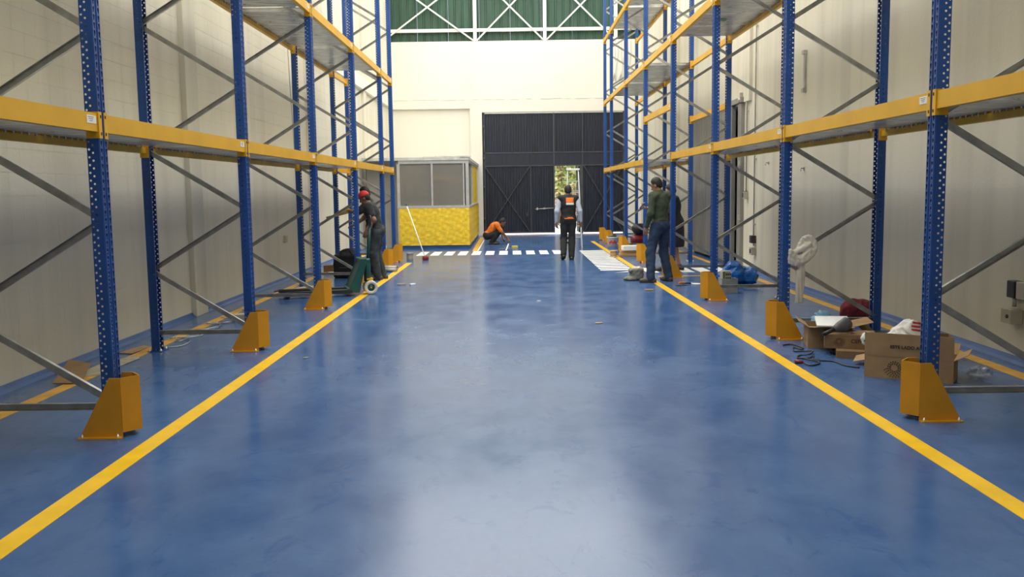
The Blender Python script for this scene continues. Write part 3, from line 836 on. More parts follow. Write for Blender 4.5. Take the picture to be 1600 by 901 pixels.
# connector: wraps the aisle face and the side of the post; two hands
def make_conn(s):
    m = MB()
    m.bbox((-.003 + .003, min(s * .018, s * .062), -.17), (.005, max(s * .018, s * .062), 0))
    m.bbox((-.082, min(s * .059, s * .064), -.17), (.005, max(s * .059, s * .064), 0))
    for z in (-.03, -.14):
        m.box((.006, s * .034, z), (.003, .012, .02), None, 1)
    return m.mesh('beam_connector', ['beam_yellow', 'dark_gap'])
CONN = {s: make_conn(s) for s in (-1, 1)}
def make_beam(L):
    m = MB()
    # stepped box beam: high front face, low ledge behind carries the deck
    prof = [(-.004, -.012), (-.004, -.128), (-.058, -.128), (-.058, -.070), (-.030, -.070), (-.030, -.012)]
    n = len(prof); V = [(x, .065, z) for x, z in prof] + [(x, L - .065, z) for x, z in prof]
    m.add(V, [tuple(range(n)), tuple(range(2 * n - 1, n - 1, -1))] + [(i, n + i, n + (i + 1) % n, (i + 1) % n) for i in range(n)])
    return m.mesh('beam', 'beam_yellow')
st = MB(); st.box((.0, 0, 0), (.002, .13, .050), None, 0)
for k in range(3): st.box((.0015, -.01 + .0 * k, .014 - .012 * k), (.001, .08 - .02 * k, .004), None, 1)
STICK = st.mesh('label_sticker', ['sticker', 'sticker_ink'])
RD = 1.05   # rack depth
NP = 14
def make_panel(w_):
    """ribbed steel deck sheet spanning front to rear beam, flat pans with narrow ribs"""
    m = MB(); L0, L1 = -RD + .035, -.035
    m.bbox((L0, -w_ / 2, -.005), (L1, w_ / 2, 0))
    n = max(2, round(w_ / .105)); pw = w_ / n
    for k in range(n):
        y = -w_ / 2 + pw * (k + .5)
        m.bbox((L0 + .032, y - pw * .38, -.046), (L1 - .032, y + pw * .38, -.005))
        for xx in (L0 + .03, L1 - .03): m.bbox((xx - .006, y - .010, -.062), (xx + .006, y + .010, -.044))
    return m.mesh('deck_panel', 'deck_steel')
BR = {}
def brace_mesh(a, b, open_side=1):
    """cold-formed C channel; the open side looks along -y (1) or +y (-1)"""
    a = np.array(a, float); b = np.array(b, float)
    s, d, u = frame_from(b - a, (0, 1, 0))          # u is (nearly) the y axis
    m = MB(); h = .021; w2 = .015
    m.bar(a + u * w2 * open_side, b + u * w2 * open_side, 2 * h, .003, 0, (0, 1, 0))
    for q_ in (-1, 1): m.bar(a + s * h * q_, b + s * h * q_, .003, 2 * w2, 0, (0, 1, 0))
    return m.mesh('brace', 'brace_steel')
STEP = .61
def rack(name, label, xf, side, ys, levels):
    """xf: plane of the posts' aisle faces; side -1 rack stands at x<xf, +1 at x>xf"""
    root = empty(name, (0, 0, 0), 0, label, 'pallet rack')
    xr = xf + side * RD
    fr_rot = 0 if side < 0 else math.pi
    rr_rot = math.pi if side < 0 else 0
    xa, xb = (xr, xf) if side < 0 else (xf, xr)      # low-x post, high-x post
    pa, pb = xa + .05, xb - .05
    for y in ys:
        for (x, rz) in ((xf, fr_rot), (xr, rr_rot)):
            p = inst('upright_post', POST, root, (x, y, .008), (0, 0, rz))
            inst('foot_plate', PLATE, p, (0, 0, -.008)); inst('anchor_bolt', BOLTS, p, (0, 0, -.008))
        if 'h' not in BR:
            BR['h'] = brace_mesh((-.5 * RD + .05, 0, 0), (.5 * RD - .05, 0, 0))
            BR['u'] = brace_mesh((.5 * RD - .05, 0, 0), (-.5 * RD + .05, 0, STEP - .03), -1); BR['d'] = brace_mesh((-.5 * RD + .05, 0, 0), (.5 * RD - .05, 0, STEP - .03))
        xm = (xf + xr) / 2
        inst('horizontal_brace', BR['h'], root, (xm, y, .19)); inst('horizontal_brace', BR['h'], root, (xm, y, 7.78))
        z = .23; k = 0
        while z + STEP < 7.8:
            inst('diagonal_brace', BR['u' if k % 2 == 0 else 'd'], root, (xm, y, z)); z += STEP; k += 1
    for (i0, i1, z, deck) in levels:
        y0, y1 = ys[i0], ys[i1]; L = y1 - y0
        key = ('b', round(L, 3))
        if key not in BR: BR[key] = make_beam(L); BR[('p', round(L, 3))] = make_panel((L - .26) / 3 - .026)
        for (x, front) in ((xf, True), (xr, False)):
            # front beams face the aisle, rear beams face the wall
            rz = fr_rot if front else rr_rot
            b = inst('beam', BR[key], root, (x, y0 if rz == 0 else y1, z), (0, 0, rz))
            for (yy, s) in ((0, 1), (L, -1)):
                inst('connector', CONN[s], b, (0, yy, 0))
            if front:
                yl = (L - .15) if rz == 0 else (L - .15)
                inst('label_sticker', STICK, b, (-.0025, yl if side < 0 else L - .13, -.055))
        if deck:
            npn = 3; wP = (L - .26) / npn
            for k in range(npn):
                jx = random.uniform(-.003, .003)
                inst('deck_panel', BR[('p', round(L, 3))], root, (xf + jx if side < 0 else xr + jx, y0 + .13 + wP * (k + .5), z - .013))
    return root
XFL, XFR = -2.664, 2.795
bL, bR = 3.2947, 3.4208
YLs = [6.097 + bL * i for i in range(-1, 5)]; YLs.append(YLs[-1] + 1.6763)
YRs = [6.2586 + bR * i for i in range(-1, 7)]; YRs.append(YRs[-1] + 1.8517)
lv = []
for z in (2.133, 4.095, 6.05):
    for i in range(5): lv.append((i, i + 1, z, True))
    lv.append((5, 6, z, False))
rackL = rack('pallet_rack', 'blue and yellow steel pallet rack along the left wall with grey deck shelves', XFL, -1, YLs, lv)
lv = []
for li, z in enumerate((2.221, 4.245, 6.10)):
    for i in range(8):
        if i == 4 and li == 0: lv.append((4, 5, 3.10, False)); continue
        lv.append((i, i + 1, z, i not in (4, 7)))
rackR = rack('pallet_rack', 'blue and yellow steel pallet rack along the right wall with one bay left open', XFR, 1, YRs, lv)
gt = MB().box((0, 0, 0), (.20, .16, .004)).build('green_tag', 'paint_green', rackR, (3.25, 14.75, 4.245 - .078))

# post guards
def make_guard():
    """apex points to +x (the aisle); side plates run back and slope down"""
    m = MB(); H = .40; t = .006; zb = .035
    A = V3(.145, 0, 0); B = V3(.06, -.105, 0); Bp = V3(.06, .105, 0)
    def quad(p, q, z00, z01, z10, z11):
        m.plate([(p[0], p[1], z00), (q[0], q[1], z10), (q[0], q[1], z11), (p[0], p[1], z01)], t)
    quad(B, A, zb, H, zb, H); quad(A, Bp, zb, H, zb, H)
    for s in (-1, 1):
        y = s * .105
        m.plate([(.06, y, .004), (.06, y, H), (-.012, y, H), (-.225, y, .004)], t)
        m.box((-.0825, y + s * .02, .004), (.285, .045, .008))
    return m.mesh('guard_shell', 'guard_orange')
GUARD = make_guard()
gb = MB()
for s in (-1, 1):
    for x in (-.20, .035): gb.lathe([(.011, 0), (.011, .01), (.005, .012), (.005, .022), (0, .022)], (x, s * .128, .008), 6)
GBOLT = gb.mesh('guard_bolt', 'bolt_zinc')
gl = ['nearest post on the left', 'second post on the left', 'third left post before the pallet jack', 'fourth left post behind the pallet jack', 'fifth left post beside the red-capped man', 'last left post near the broom']
for i, y in enumerate(YLs[1:]):
    g = empty('post_guard', (XFL, y, 0), 0, 'orange-yellow steel guard on the ' + gl[i], 'post guard', 'rack post guards')
    inst('guard_shell', GUARD, g); inst('guard_bolt', GBOLT, g)
gr = ['nearest post on the right before the big carton', 'second post on the right by the loose cable', 'third right post beside the blue bag', 'fourth right post just behind the green-shirted man', 'fifth right post left of the green-shirted man',
      'sixth right post behind the planks', 'seventh right post beside the white bucket', 'last right post by the dark gate']
for i, y in enumerate(YRs[1:]):
    g = empty('post_guard', (XFR - .0, y, 0), math.pi, 'orange-yellow steel guard on the ' + gr[i], 'post guard', 'rack post guards')
    inst('guard_shell', GUARD, g); inst('guard_bolt', GBOLT, g)
#==PART3==
# ================================================================== people
from mathutils.bvhtree import BVHTree
def unit(v):
    v = np.array(v, float); return v / np.linalg.norm(v)

def hand_prims(w, d, n, curl=0.5, s=1.0, flip=1):
    """w wrist, d finger direction, n palm normal (towards the curl)"""
    w = np.array(w, float); d = unit(d); n = unit(np.array(n) - d * (np.array(n) @ d)); sd = np.cross(d, n) * flip
    R = np.column_stack([sd, d, n])
    P = [cap(w - d * .03, w + d * .02, .026 * s, .027 * s), ell(w + d * .05 * s, V3(.042, .052, .017) * s, R)]
    for off, ln in ((-.030, .062), (-.010, .078), (.011, .084), (.031, .074)):
        b = w + d * .085 * s + sd * off * s
        a1 = curl * .7; a2 = curl * 1.7; a3 = curl * 2.5
        p1 = b + (d * math.cos(a1) + n * math.sin(a1)) * ln * .45 * s
        p2 = p1 + (d * math.cos(a2) + n * math.sin(a2)) * ln * .32 * s
        p3 = p2 + (d * math.cos(a3) + n * math.sin(a3)) * ln * .26 * s
        P += [cap(b - d * .02, p1, .0098 * s, .0090 * s, .006), cap(p1, p2, .0090 * s, .0082 * s, .005), cap(p2, p3, .0082 * s, .0068 * s, .005)]
    t0 = w + d * .022 * s + sd * .030 * s; t1 = t0 + (sd * .75 + d * .6 + n * .35) * .036 * s; t2 = t1 + (sd * .25 + d * .8 + n * .55) * .032 * s
    P += [cap(t0, t1, .0135 * s, .011 * s, .01), cap(t1, t2, .011 * s, .0085 * s, .006)]
    return P

def head_parts(c, R, s=1.0):
    c = np.array(c, float); W = lambda x, y, z: c + R @ (V3(x, y, z) * s)
    E = lambda p, r, k=None: ell(W(*p), V3(*r) * s, R, k)
    P = [E((0, -.008, .035), (.074, .092, .088)), E((0, .028, -.045), (.056, .058, .066)), E((0, .055, .02), (.055, .035, .05)),
         cap(W(0, .083, .012), W(0, .104, -.026), .010 * s, .0145 * s, .012), E((-.012, .092, -.030), (.009, .010, .008), .008), E((.012, .092, -.030), (.009, .010, .008), .008),
         E((0, .076, -.088), (.024, .020, .020)), cap(W(-.018, .086, -.058), W(.018, .086, -.058), .0075 * s, .0075 * s, .006),
         cap(W(-.045, .074, .030), W(-.012, .088, .026), .008 * s, .008 * s, .012), cap(W(.045, .074, .030), W(.012, .088, .026), .008 * s, .008 * s, .012),
         E((-.076, -.008, -.004), (.010, .022, .034), .008), E((.076, -.008, -.004), (.010, .022, .034), .008)]
    for sx in (-1, 1): P.append(E((sx * .031, .076, .008), (.0135, .013, .0105), .003))
    paint = [(W(-.031, .090, .008), .010 * s, 2), (W(.031, .090, .008), .010 * s, 2), (W(0, .094, -.058), .019 * s, 1)]
    return P, paint, W

def person(name, label, loc, rz, J, skin, clothes, scale=1.0, head_R=None):
    """J: joints in the person's own frame (x right, y forward). clothes: function adding child meshes"""
    J = {k: (v if k.startswith('hand') else np.array(v, float)) for k, v in J.items()}
    root = empty(name, loc, rz, label, 'person')
    up = unit(J['che'] - J['pel']); rt = J['shR'] - J['shL']; rt = unit(rt - up * (rt @ up)); fw = np.cross(up, rt)
    Rt = np.column_stack([rt, fw, up])
    hR = Rt if head_R is None else head_R
    J['Rt'] = Rt; J['hR'] = hR
    mid = (J['pel'] + J['che']) / 2
    hu = unit(J['hd'] - J['nk'])
    torso = lambda e: [ell(J['pel'], V3(.158, .112, .115) + e, Rt), ell(mid, V3(.142, .100, .15) + e, Rt), ell(J['che'], V3(.165, .115, .165) + e, Rt),
                       cap(J['shL'] + rt * .03, J['shR'] - rt * .03, .062 + e)]
    leg = lambda S, e: [cap(J['hp' + S], J['kn' + S], .082 + e, .056 + e), cap(J['kn' + S], J['an' + S], .055 + e, .038 + e)]
    arm = lambda S, e: [cap(J['sh' + S], J['el' + S], .050 + e, .040 + e), cap(J['el' + S], J['wr' + S], .040 + e, .027 + e)]
    J['torso'], J['leg'], J['arm'] = torso, leg, arm
    body = torso(0.0) + leg('L', 0) + leg('R', 0) + arm('L', 0) + arm('R', 0)
    for S in 'LR':
        a, t = J['an' + S], J['to' + S]
        body += [cap(a, a + V3(0, 0, -.035), .036, .036), cap(a + V3(0, 0, -.04), t, .034, .024)]
        cm = J['kn' + S] * .68 + J['an' + S] * .32
        body.append(ell(cm - Rt[:, 1] * .014, (.040, .044, .11)))
    body += [cap(J['nk'] - up * .05, J['hd'] - hR @ V3(0, .01, .06), .060, .052)]
    parts = [(*sdf_surface(body, .0145, .035), 0)]
    hp, paint, W = head_parts(J['hd'], hR, scale)
    hp.append(cap(J['hd'] - hR @ V3(0, .015, .03), J['nk'], .050, .055))
    parts.append((*sdf_surface(hp, .0065, .02), 0))
    for S, fl_ in (('L', 1), ('R', -1)):
        d, n, cu = J['hand' + S]
        parts.append((*sdf_surface(hand_prims(J['wr' + S], V3(*d), V3(*n), cu, 1.0, fl_), .0048, .010), 0))
    sdf_object('body', parts, [skin, 'lip', 'eye_dark'], root, paint)
    clothes(root, J, W)
    return root

def garment(name, prims, m, root, clips=(), warp=None, res=.0135, k=.035, solid=None):
    Vv, Ff = sdf_surface(prims, res, k, clips, warp)
    o = sdf_object(name, [(Vv, Ff, 0)], [m], root)
    o['_g'] = 0; del o['_g']
    return o, Vv, Ff

def shoes(root, J, m, sole='shoe_black', rise=None):
    for S in 'LR':
        a, t = J['an' + S], J['to' + S]
        f = unit(t - a * V3(1, 1, 0) - V3(0, 0, t[2])) if False else unit((t - a) * V3(1, 1, 0))
        heel = a - f * .055; toe = t.copy()
        zh = max(a[2] - .085, 0.0); zt = max(t[2] - .025, 0.0)
        h = V3(heel[0], heel[1], zh + .036); tt = V3(toe[0], toe[1], zt + .034)
        ball = h * .35 + tt * .65
        sd = np.cross(f, V3(0, 0, 1)) * .014
        pr_ = [cap(h, ball, .043, .048), cap(ball - sd, tt - sd, .040, .032), cap(ball + sd, tt + sd, .040, .032), cap(a + V3(0, 0, .0), h + f * .04, .050, .046)]
        pl_n = np.cross(f, np.cross(V3(0, 0, 1), f)) if abs(zh - zt) < .002 else unit(np.cross(np.cross(f, V3(0, 0, 1)), (tt - h)))
        pl_n = pl_n if pl_n[2] > 0 else -pl_n
        base = V3(heel[0], heel[1], zh + .004)
        sh, Vv, Ff = garment('shoe', pr_, m, root, [(base, -pl_n)], None, .009, .03)
        sp = [cap(V3(h[0], h[1], zh + .004), ball * V3(1, 1, 0) + V3(0, 0, zh * .35 + zt * .65 + .004), .045, .051), cap(ball * V3(1, 1, 0) + V3(0, 0, zh * .35 + zt * .65 + .004), V3(tt[0], tt[1], zt + .004), .050, .040)]
        so, _, _ = garment('sole', sp, sole, root, [(base + pl_n * .018, pl_n), (base, -pl_n)], None, .008, .02)
        so.parent = sh

def hair(root, J, W, m='hair_black', low=-.02, front=.045, s=1.0, infl=.010):
    R = J['hR']; c = J['hd']
    pr_ = [ell(c + R @ (V3(0, -.014, .038) * s), V3(.078 + infl * .6, .092 + infl * .5, .092 + infl) * s, R), ell(c + R @ (V3(0, -.05, -.01) * s), V3(.066, .056, .07) * s, R)]
    # keep above a plane that runs from the forehead down behind the ears
    a = c + R @ (V3(0, front, .062) * s); nrm = R @ unit(V3(0, .80, -.60))
    o, _, _ = garment('hair', pr_, m, root, [(a, nrm), (c + R @ V3(0, 0, low - .05), R @ V3(0, 0, -1))], lambda G: .0022 * np.sin(G[..., 0] * 160) * np.sin(G[..., 1] * 140 + G[..., 2] * 90), .0075, .02)
    return o

def decal(name, Vv, Ff, root, o, eu, ev, dr, w_, h_, m, nu=8, nv=6, off=.004):
    """cloth patch laid onto a garment: rays from the plane at o along dr"""
    bvh = BVHTree.FromPolygons([tuple(v) for v in Vv], [tuple(f) for f in Ff])
    o, eu, ev, dr = (np.array(q, float) for q in (o, eu, ev, dr))
    P = []; Q = []
    for j in range(nv + 1):
        for i in range(nu + 1):
            s_ = o + eu * (w_ * (i / nu - .5)) + ev * (h_ * (j / nv - .5))
            hit = bvh.ray_cast(Vector(s_), Vector(dr), 1.0)
            p = np.array(hit[0]) if hit[0] is not None else s_ + dr * .2
            P.append(p - dr * off); Q.append(p + dr * .004)
    n = len(P); F = []
    for j in range(nv):
        for i in range(nu):
            a = j * (nu + 1) + i
            F.append((a, a + 1, a + nu + 2, a + nu + 1)); F.append((n + a, n + a + nu + 1, n + a + nu + 2, n + a + 1))
    bd = [i for i in range(nu + 1)] + [j * (nu + 1) + nu for j in range(1, nv + 1)] + [nv * (nu + 1) + i for i in range(nu - 1, -1, -1)] + [j * (nu + 1) for j in range(nv - 1, 0, -1)]
    for a, b in zip(bd, bd[1:] + bd[:1]): F.append((a, n + a, n + b, b))
    return MB().add(P + Q, F, 0, True).build(name, m, root)

def rot_head(base, yaw=0, pitch=0, roll=0):
    """pitch>0 looks down, yaw>0 turns to the left"""
    return base @ rotm(-pitch, roll, 0) if yaw == 0 else base @ rotm(0, 0, yaw) @ rotm(-pitch, roll, 0)
I3 = np.eye(3)

# --- man in black vest walking towards the gate
def dress_vest(root, J, W):
    for S in 'LR':
        garment('shirt_sleeve', J['arm'](S, .016)[:1] + [cap(J['el' + S], J['wr' + S] * .9 + J['el' + S] * .1, .055, .040)], 'shirt_pale', root, (), ripple(.0022))
    garment('shirt_collar', [cap(J['nk'] - V3(0, 0, .01), J['nk'] + V3(0, .008, .045), .068, .064)], 'shirt_pale', root, [(J['nk'] + V3(0, .0, .052), (0, .15, 1))])
    tr = J['leg']('L', .018) + J['leg']('R', .018) + [ell(J['pel'] - V3(0, 0, .02), (.172, .130, .13))]
    for S in 'LR': tr.append(cap(J['kn' + S], J['an' + S] + V3(0, 0, .01), .074, .066))
    garment('trousers', tr, 'trouser_black', root, [(J['pel'] + V3(0, 0, .09), (0, 0, 1))], ripple(.004, 40, 30, 33))
    v, Vv, Ff = garment('vest', J['torso'](.030) + [cap(J['nk'] - V3(0, .01, .06), J['nk'] + V3(0, -.006, .03), .080, .072)], 'vest_black', root,
                        [(J['pel'] - V3(0, 0, .125), (0, 0, -1)), (J['nk'] + V3(0, 0, .045), (0, .1, 1))], ripple(.0035, 30, 26, 29))
    decal('orange_badge', Vv, Ff, v, (.03, -.5, 1.345), (1, 0, 0), (0, 0, 1), (0, 1, 0), .175, .115, 'logo_orange')
    decal('white_badge_strip', Vv, Ff, v, (.03, -.5, 1.262), (1, 0, 0), (0, 0, 1), (0, 1, 0), .175, .048, 'logo_white')
    decal('orange_lettering', Vv, Ff, v, (.01, -.5, .935), (1, 0, 0), (0, 0, 1), (0, 1, 0), .22, .022, 'logo_orange')
    decal('orange_lettering', Vv, Ff, v, (.03, -.5, .955), (1, 0, 0), (0, 0, 1), (0, 1, 0), .12, .022, 'logo_orange')
    shoes(root, J, 'shoe_black'); hair(root, J, W)
person('person', 'man in a black vest with orange back badge walking towards the open wicket', (1.245, 21.0, 0), .02, dict(
    pel=(0, 0, .93), che=(0, .01, 1.25), nk=(0, .015, 1.43), hd=(0, .045, 1.545), shL=(-.185, 0, 1.375), shR=(.185, 0, 1.375),
    elL=(-.255, -.03, 1.10), elR=(.255, -.04, 1.10), wrL=(-.265, .05, .85), wrR=(.285, .03, .85), hpL=(-.088, 0, .88), hpR=(.088, 0, .88),
    knL=(-.105, .05, .48), knR=(.080, .02, .48), anL=(-.125, -.16, .135), anR=(.06, -.10, .085), toL=(-.135, -.02, .03), toR=(.075, .09, .025),
    handL=((0, .1, -1), (.6, .5, 0), .45), handR=((0, .1, -1), (-.6, .5, 0), .45)), 'skin_brown', dress_vest, 1.0, rot_head(I3, 0, .22))

# --- man in green shirt looking at his phone
def dress_green(root, J, W):
    for S in 'LR': pass
    sh = J['torso'](.018)
    for S in 'LR': sh += J['arm'](S, .018)[:1] + [cap(J['el' + S], J['wr' + S] * .88 + J['el' + S] * .12, .058, .044)]
    garment('shirt', sh + [cap(J['nk'] - V3(0, 0, .02), J['nk'] + V3(0, .006, .03), .072, .066)], 'shirt_green', root,
            [(J['pel'] + V3(0, 0, .02), (0, 0, -1)), (J['nk'] + V3(0, 0, .05), (0, .2, 1))] if False else [(J['nk'] + V3(0, 0, .05), (0, .2, 1))], ripple(.0042, 34, 30, 27))
    tr = J['leg']('L', .022) + J['leg']('R', .022) + [ell(J['pel'] - V3(0, 0, .02), (.182, .142, .135))]
    for S in 'LR': tr.append(cap(J['kn' + S], J['an' + S] + V3(0, 0, -.01), .074, .066))
    garment('jeans', tr, 'jeans', root, [(J['pel'] + V3(0, 0, .08), (0, 0, 1))], ripple(.0042, 42, 44, 33))
    garment('belt', [ell(J['pel'] - V3(0, 0, .02), (.189, .149, .142))], 'belt', root, [(J['pel'] + V3(0, 0, .085), (0, 0, 1)), (J['pel'] + V3(0, 0, .045), (0, 0, -1))], None, .009)
    shoes(root, J, 'shoe_brown'); hair(root, J, W, infl=.016)
gm_loc, gm_rz = V3(2.50, 15.80, 0), .64
person('person', 'man in olive green shirt and jeans looking at a phone by the right racks', tuple(gm_loc), gm_rz, dict(
    pel=(0, 0, .99), che=(0, .015, 1.32), nk=(0, .03, 1.505), hd=(-.01, .075, 1.635), shL=(-.185, 0, 1.455), shR=(.185, .02, 1.455),
    elL=(-.245, -.02, 1.165), elR=(.215, .13, 1.17), wrL=(-.235, .09, .935), wrR=(.055, .335, 1.235), hpL=(-.092, 0, .93), hpR=(.092, 0, .93),
    knL=(-.185, .04, .51), knR=(.115, .03, .51), anL=(-.27, -.05, .085), anR=(.14, -.07, .085), toL=(-.37, .07, .025), toR=(.17, .11, .025),
    handL=((0, .25, -1), (.8, .4, 0), .35), handR=((-.75, .45, .35), (-.1, -.3, 1), .5)), 'skin_tan', dress_green, 1.02,
    rot_head(I3, .35, .42))
_c, _s = math.cos(gm_rz), math.sin(gm_rz)
def gm_w(p): return (gm_loc[0] + _c * p[0] - _s * p[1], gm_loc[1] + _s * p[0] + _c * p[1], p[2])
ph = empty('smartphone', gm_w((-.035, .405, 1.292)), gm_rz + .5, 'white smartphone held up by the man in the green shirt', 'phone')
ph.rotation_euler = (math.radians(40), 0, gm_rz + .4)
bevel(MB().box((0, 0, 0), (.070, .009, .140)).build('case', 'phone_white', ph), .003)
MB().box((0, -.0052, 0), (.062, .001, .118)).build('screen', 'plastic_black', ph)

# --- person in a long black coat behind the rack post
def dress_coat(root, J, W):
    co = J['torso'](.022) + [cap(J['pel'], J['pel'] - V3(0, -.01, .40), .185, .205)]
    for S in 'LR': co += J['arm'](S, .020)[:1] + [cap(J['el' + S], J['wr' + S] * .9 + J['el' + S] * .1, .060, .046)]
    garment('coat', co, 'cloth_black', root, [(J['pel'] - V3(0, 0, .47), (0, 0, -1)), (J['nk'] + V3(0, 0, .03), (0, .1, 1))], ripple(.004, 34, 18, 30))
    shoes(root, J, 'shoe_black')
    h = hair(root, J, W, infl=.018)
person('person', 'person in a knee-length black coat standing behind the fourth right rack post', (3.10, 17.85, 0), 1.45, dict(
    pel=(0, 0, .93), che=(0, .01, 1.25), nk=(0, .03, 1.42), hd=(0, .075, 1.53), shL=(-.175, .01, 1.37), shR=(.175, .01, 1.37),
    elL=(-.21, .10, 1.12), elR=(.21, .08, 1.12), wrL=(-.10, .30, 1.10), wrR=(.08, .30, 1.06), hpL=(-.085, 0, .88), hpR=(.085, 0, .88),
    knL=(-.10, .14, .48), knR=(.09, .0, .48), anL=(-.10, .20, .085), anR=(.09, -.10, .085), toL=(-.11, .37, .025), toR=(.10, .07, .025),
    handL=((.6, .5, .1), (0, 0, 1), .5), handR=((-.6, .5, .1), (0, 0, 1), .5)), 'skin_tan', dress_coat, .96, rot_head(I3, 0, .35))

# --- man with the red cap
def dress_tee(root, J, W, trousers='jeans_grey', tee='tee_dark', sleeve=.62, gloves=False, crouch=False):
    sh = J['torso'](.018)
    for S in 'LR': sh += [cap(J['sh' + S], J['sh' + S] * (1 - sleeve) + J['el' + S] * sleeve, .070, .062)]
    dn = J['Rt'][:, 2]
    garment('t_shirt', sh + [cap(J['nk'] - dn * .04, J['nk'] + dn * .01, .066, .062)], tee, root, [(J['nk'] + dn * .025, dn), (J['pel'] - dn * .09, -dn)], ripple(.0042, 34, 30, 27))
    tr = J['leg']('L', .022) + J['leg']('R', .022) + [ell(J['pel'] - dn * .02, (.176, .136, .13), J['Rt'])]
    for S in 'LR': tr.append(cap(J['kn' + S], J['an' + S], .072, .066))
    garment('trousers', tr, trousers, root, [] if crouch else [(J['pel'] + dn * .08, dn)], ripple(.0042, 42, 40, 33))
    shoes(root, J, 'shoe_brown')
    if gloves:
        for S, f_ in (('L', 1), ('R', -1)):
            d, n, cu = J['hand' + S]
            garment('glove', [p for p in hand_prims(J['wr' + S], V3(*d), V3(*n), cu, 1.16, f_)], 'yellow_glove', root, (), None, .006, .012)
def dress_cap(root, J, W):
    dress_tee(root, J, W)
    hair(root, J, W, low=-.02)
    R = J['hR']; c = J['hd']
    cp, _, _ = garment('cap', [ell(c + R @ V3(0, -.006, .045), (.090, .108, .098), R)], 'cap_red', root, [(c + R @ V3(0, 0, .035), R @ unit(V3(0, .05, -1)))], None, .008)
    vz = [cap(c + R @ V3(-.04, .075, .045), c + R @ V3(-.03, .165, .03), .032, .022), cap(c + R @ V3(.04, .075, .045), c + R @ V3(.03, .165, .03), .032, .022), cap(c + R @ V3(0, .075, .048), c + R @ V3(0, .175, .034), .036, .022)]
    vo, _, _ = garment('visor', vz, 'cap_red', root, [(c + R @ V3(0, .1, .058), R @ V3(0, .12, 1)), (c + R @ V3(0, .1, .044), R @ V3(0, -.12, -1))], None, .006)
    vo.parent = cp
person('person', 'man in red cap and dark T-shirt leaning forward behind the pallet jack', (-2.50, 16.85, 0), 1.50, dict(
    pel=(0, -.03, .91), che=(0, .06, 1.21), nk=(0, .12, 1.375), hd=(0, .195, 1.475), shL=(-.175, .10, 1.335), shR=(.175, .10, 1.335),
    elL=(-.225, -.02, 1.09), elR=(.215, .26, 1.12), wrL=(-.205, .13, .90), wrR=(.13, .40, 1.00), hpL=(-.088, -.03, .86), hpR=(.088, -.03, .86),
    knL=(-.10, .03, .47), knR=(.10, .02, .47), anL=(-.11, -.03, .085), anR=(.11, -.08, .085), toL=(-.12, .16, .025), toR=(.12, .11, .025),
    handL=((.05, .3, -1), (.8, .3, 0), .5), handR=((-.2, .9, -.1), (0, 0, -1), .5)), 'skin_brown', dress_cap, .98, rot_head(I3, 0, .45))

# --- second worker, mostly hidden behind him
def dress_second(root, J, W):
    dress_tee(root, J, W, 'jeans_grey', 'tee_dark', .8, True); hair(root, J, W, infl=.02)
person('person', 'worker in dark clothes and yellow gloves hidden behind the red-capped man', (-2.70, 17.75, 0), 1.65, dict(
    pel=(0, 0, .95), che=(0, .05, 1.27), nk=(0, .09, 1.44), hd=(0, .13, 1.55), shL=(-.18, .06, 1.40), shR=(.18, .06, 1.40),
    elL=(-.21, .26, 1.19), elR=(.20, .27, 1.19), wrL=(-.10, .46, 1.25), wrR=(.07, .47, 1.25), hpL=(-.09, 0, .90), hpR=(.09, 0, .90),
    knL=(-.10, .03, .49), knR=(.10, .02, .49), anL=(-.11, -.02, .085), anR=(.11, -.06, .085), toL=(-.12, .16, .025), toR=(.12, .12, .025),
    handL=((.3, 1, -.1), (0, 0, -1), .7), handR=((-.3, 1, -.1), (0, 0, -1), .7)), 'skin_brown', dress_second, .98, rot_head(I3, 0, .3))

# --- man crouching in an orange shirt
def dress_orange(root, J, W):
    dress_tee(root, J, W, 'trouser_black', 'shirt_orange', .75, False, True); hair(root, J, W)
person('person', 'man in orange T-shirt crouching to tape the floor in front of the gate', (-.60, 27.3, 0), -1.57, dict(
    pel=(0, -.16, .28), che=(0, .02, .50), nk=(0, .155, .605), hd=(0, .275, .635), shL=(-.18, .115, .565), shR=(.18, .115, .565),
    elL=(-.22, .24, .34), elR=(.22, .27, .36), wrL=(-.10, .30, .14), wrR=(.14, .43, .17), hpL=(-.09, -.15, .25), hpR=(.09, -.15, .25),
    knL=(-.15, .20, .40), knR=(.13, .17, .36), anL=(-.13, -.02, .085), anR=(.12, -.04, .085), toL=(-.15, .15, .025), toR=(.14, .14, .025),
    handL=((.1, .5, -.6), (.2, -.4, -.5), .5), handR=((-.1, .5, -.7), (-.3, -.4, -.5), .5)), 'skin_brown', dress_orange, .98, rot_head(rotm(-.55, 0, 0), .0, .05))
#==PART4==
def spline(pts, n=6):
    """Catmull-Rom through the points"""
    P = [np.array(p, float) for p in pts]; P = [2 * P[0] - P[1]] + P + [2 * P[-1] - P[-2]]; out = []
    for i in range(1, len(P) - 2):
        for k in range(n):
            t = k / n
            q = .5 * (2 * P[i] + (P[i + 1] - P[i - 1]) * t + (2 * P[i - 1] - 5 * P[i] + 4 * P[i + 1] - P[i + 2]) * t * t + (3 * P[i] - P[i - 1] - 3 * P[i + 1] + P[i + 2]) * t ** 3)
            q[2] = max(q[2], min(P[i][2], P[i + 1][2])); out.append(q)
    return out + [P[-2]]
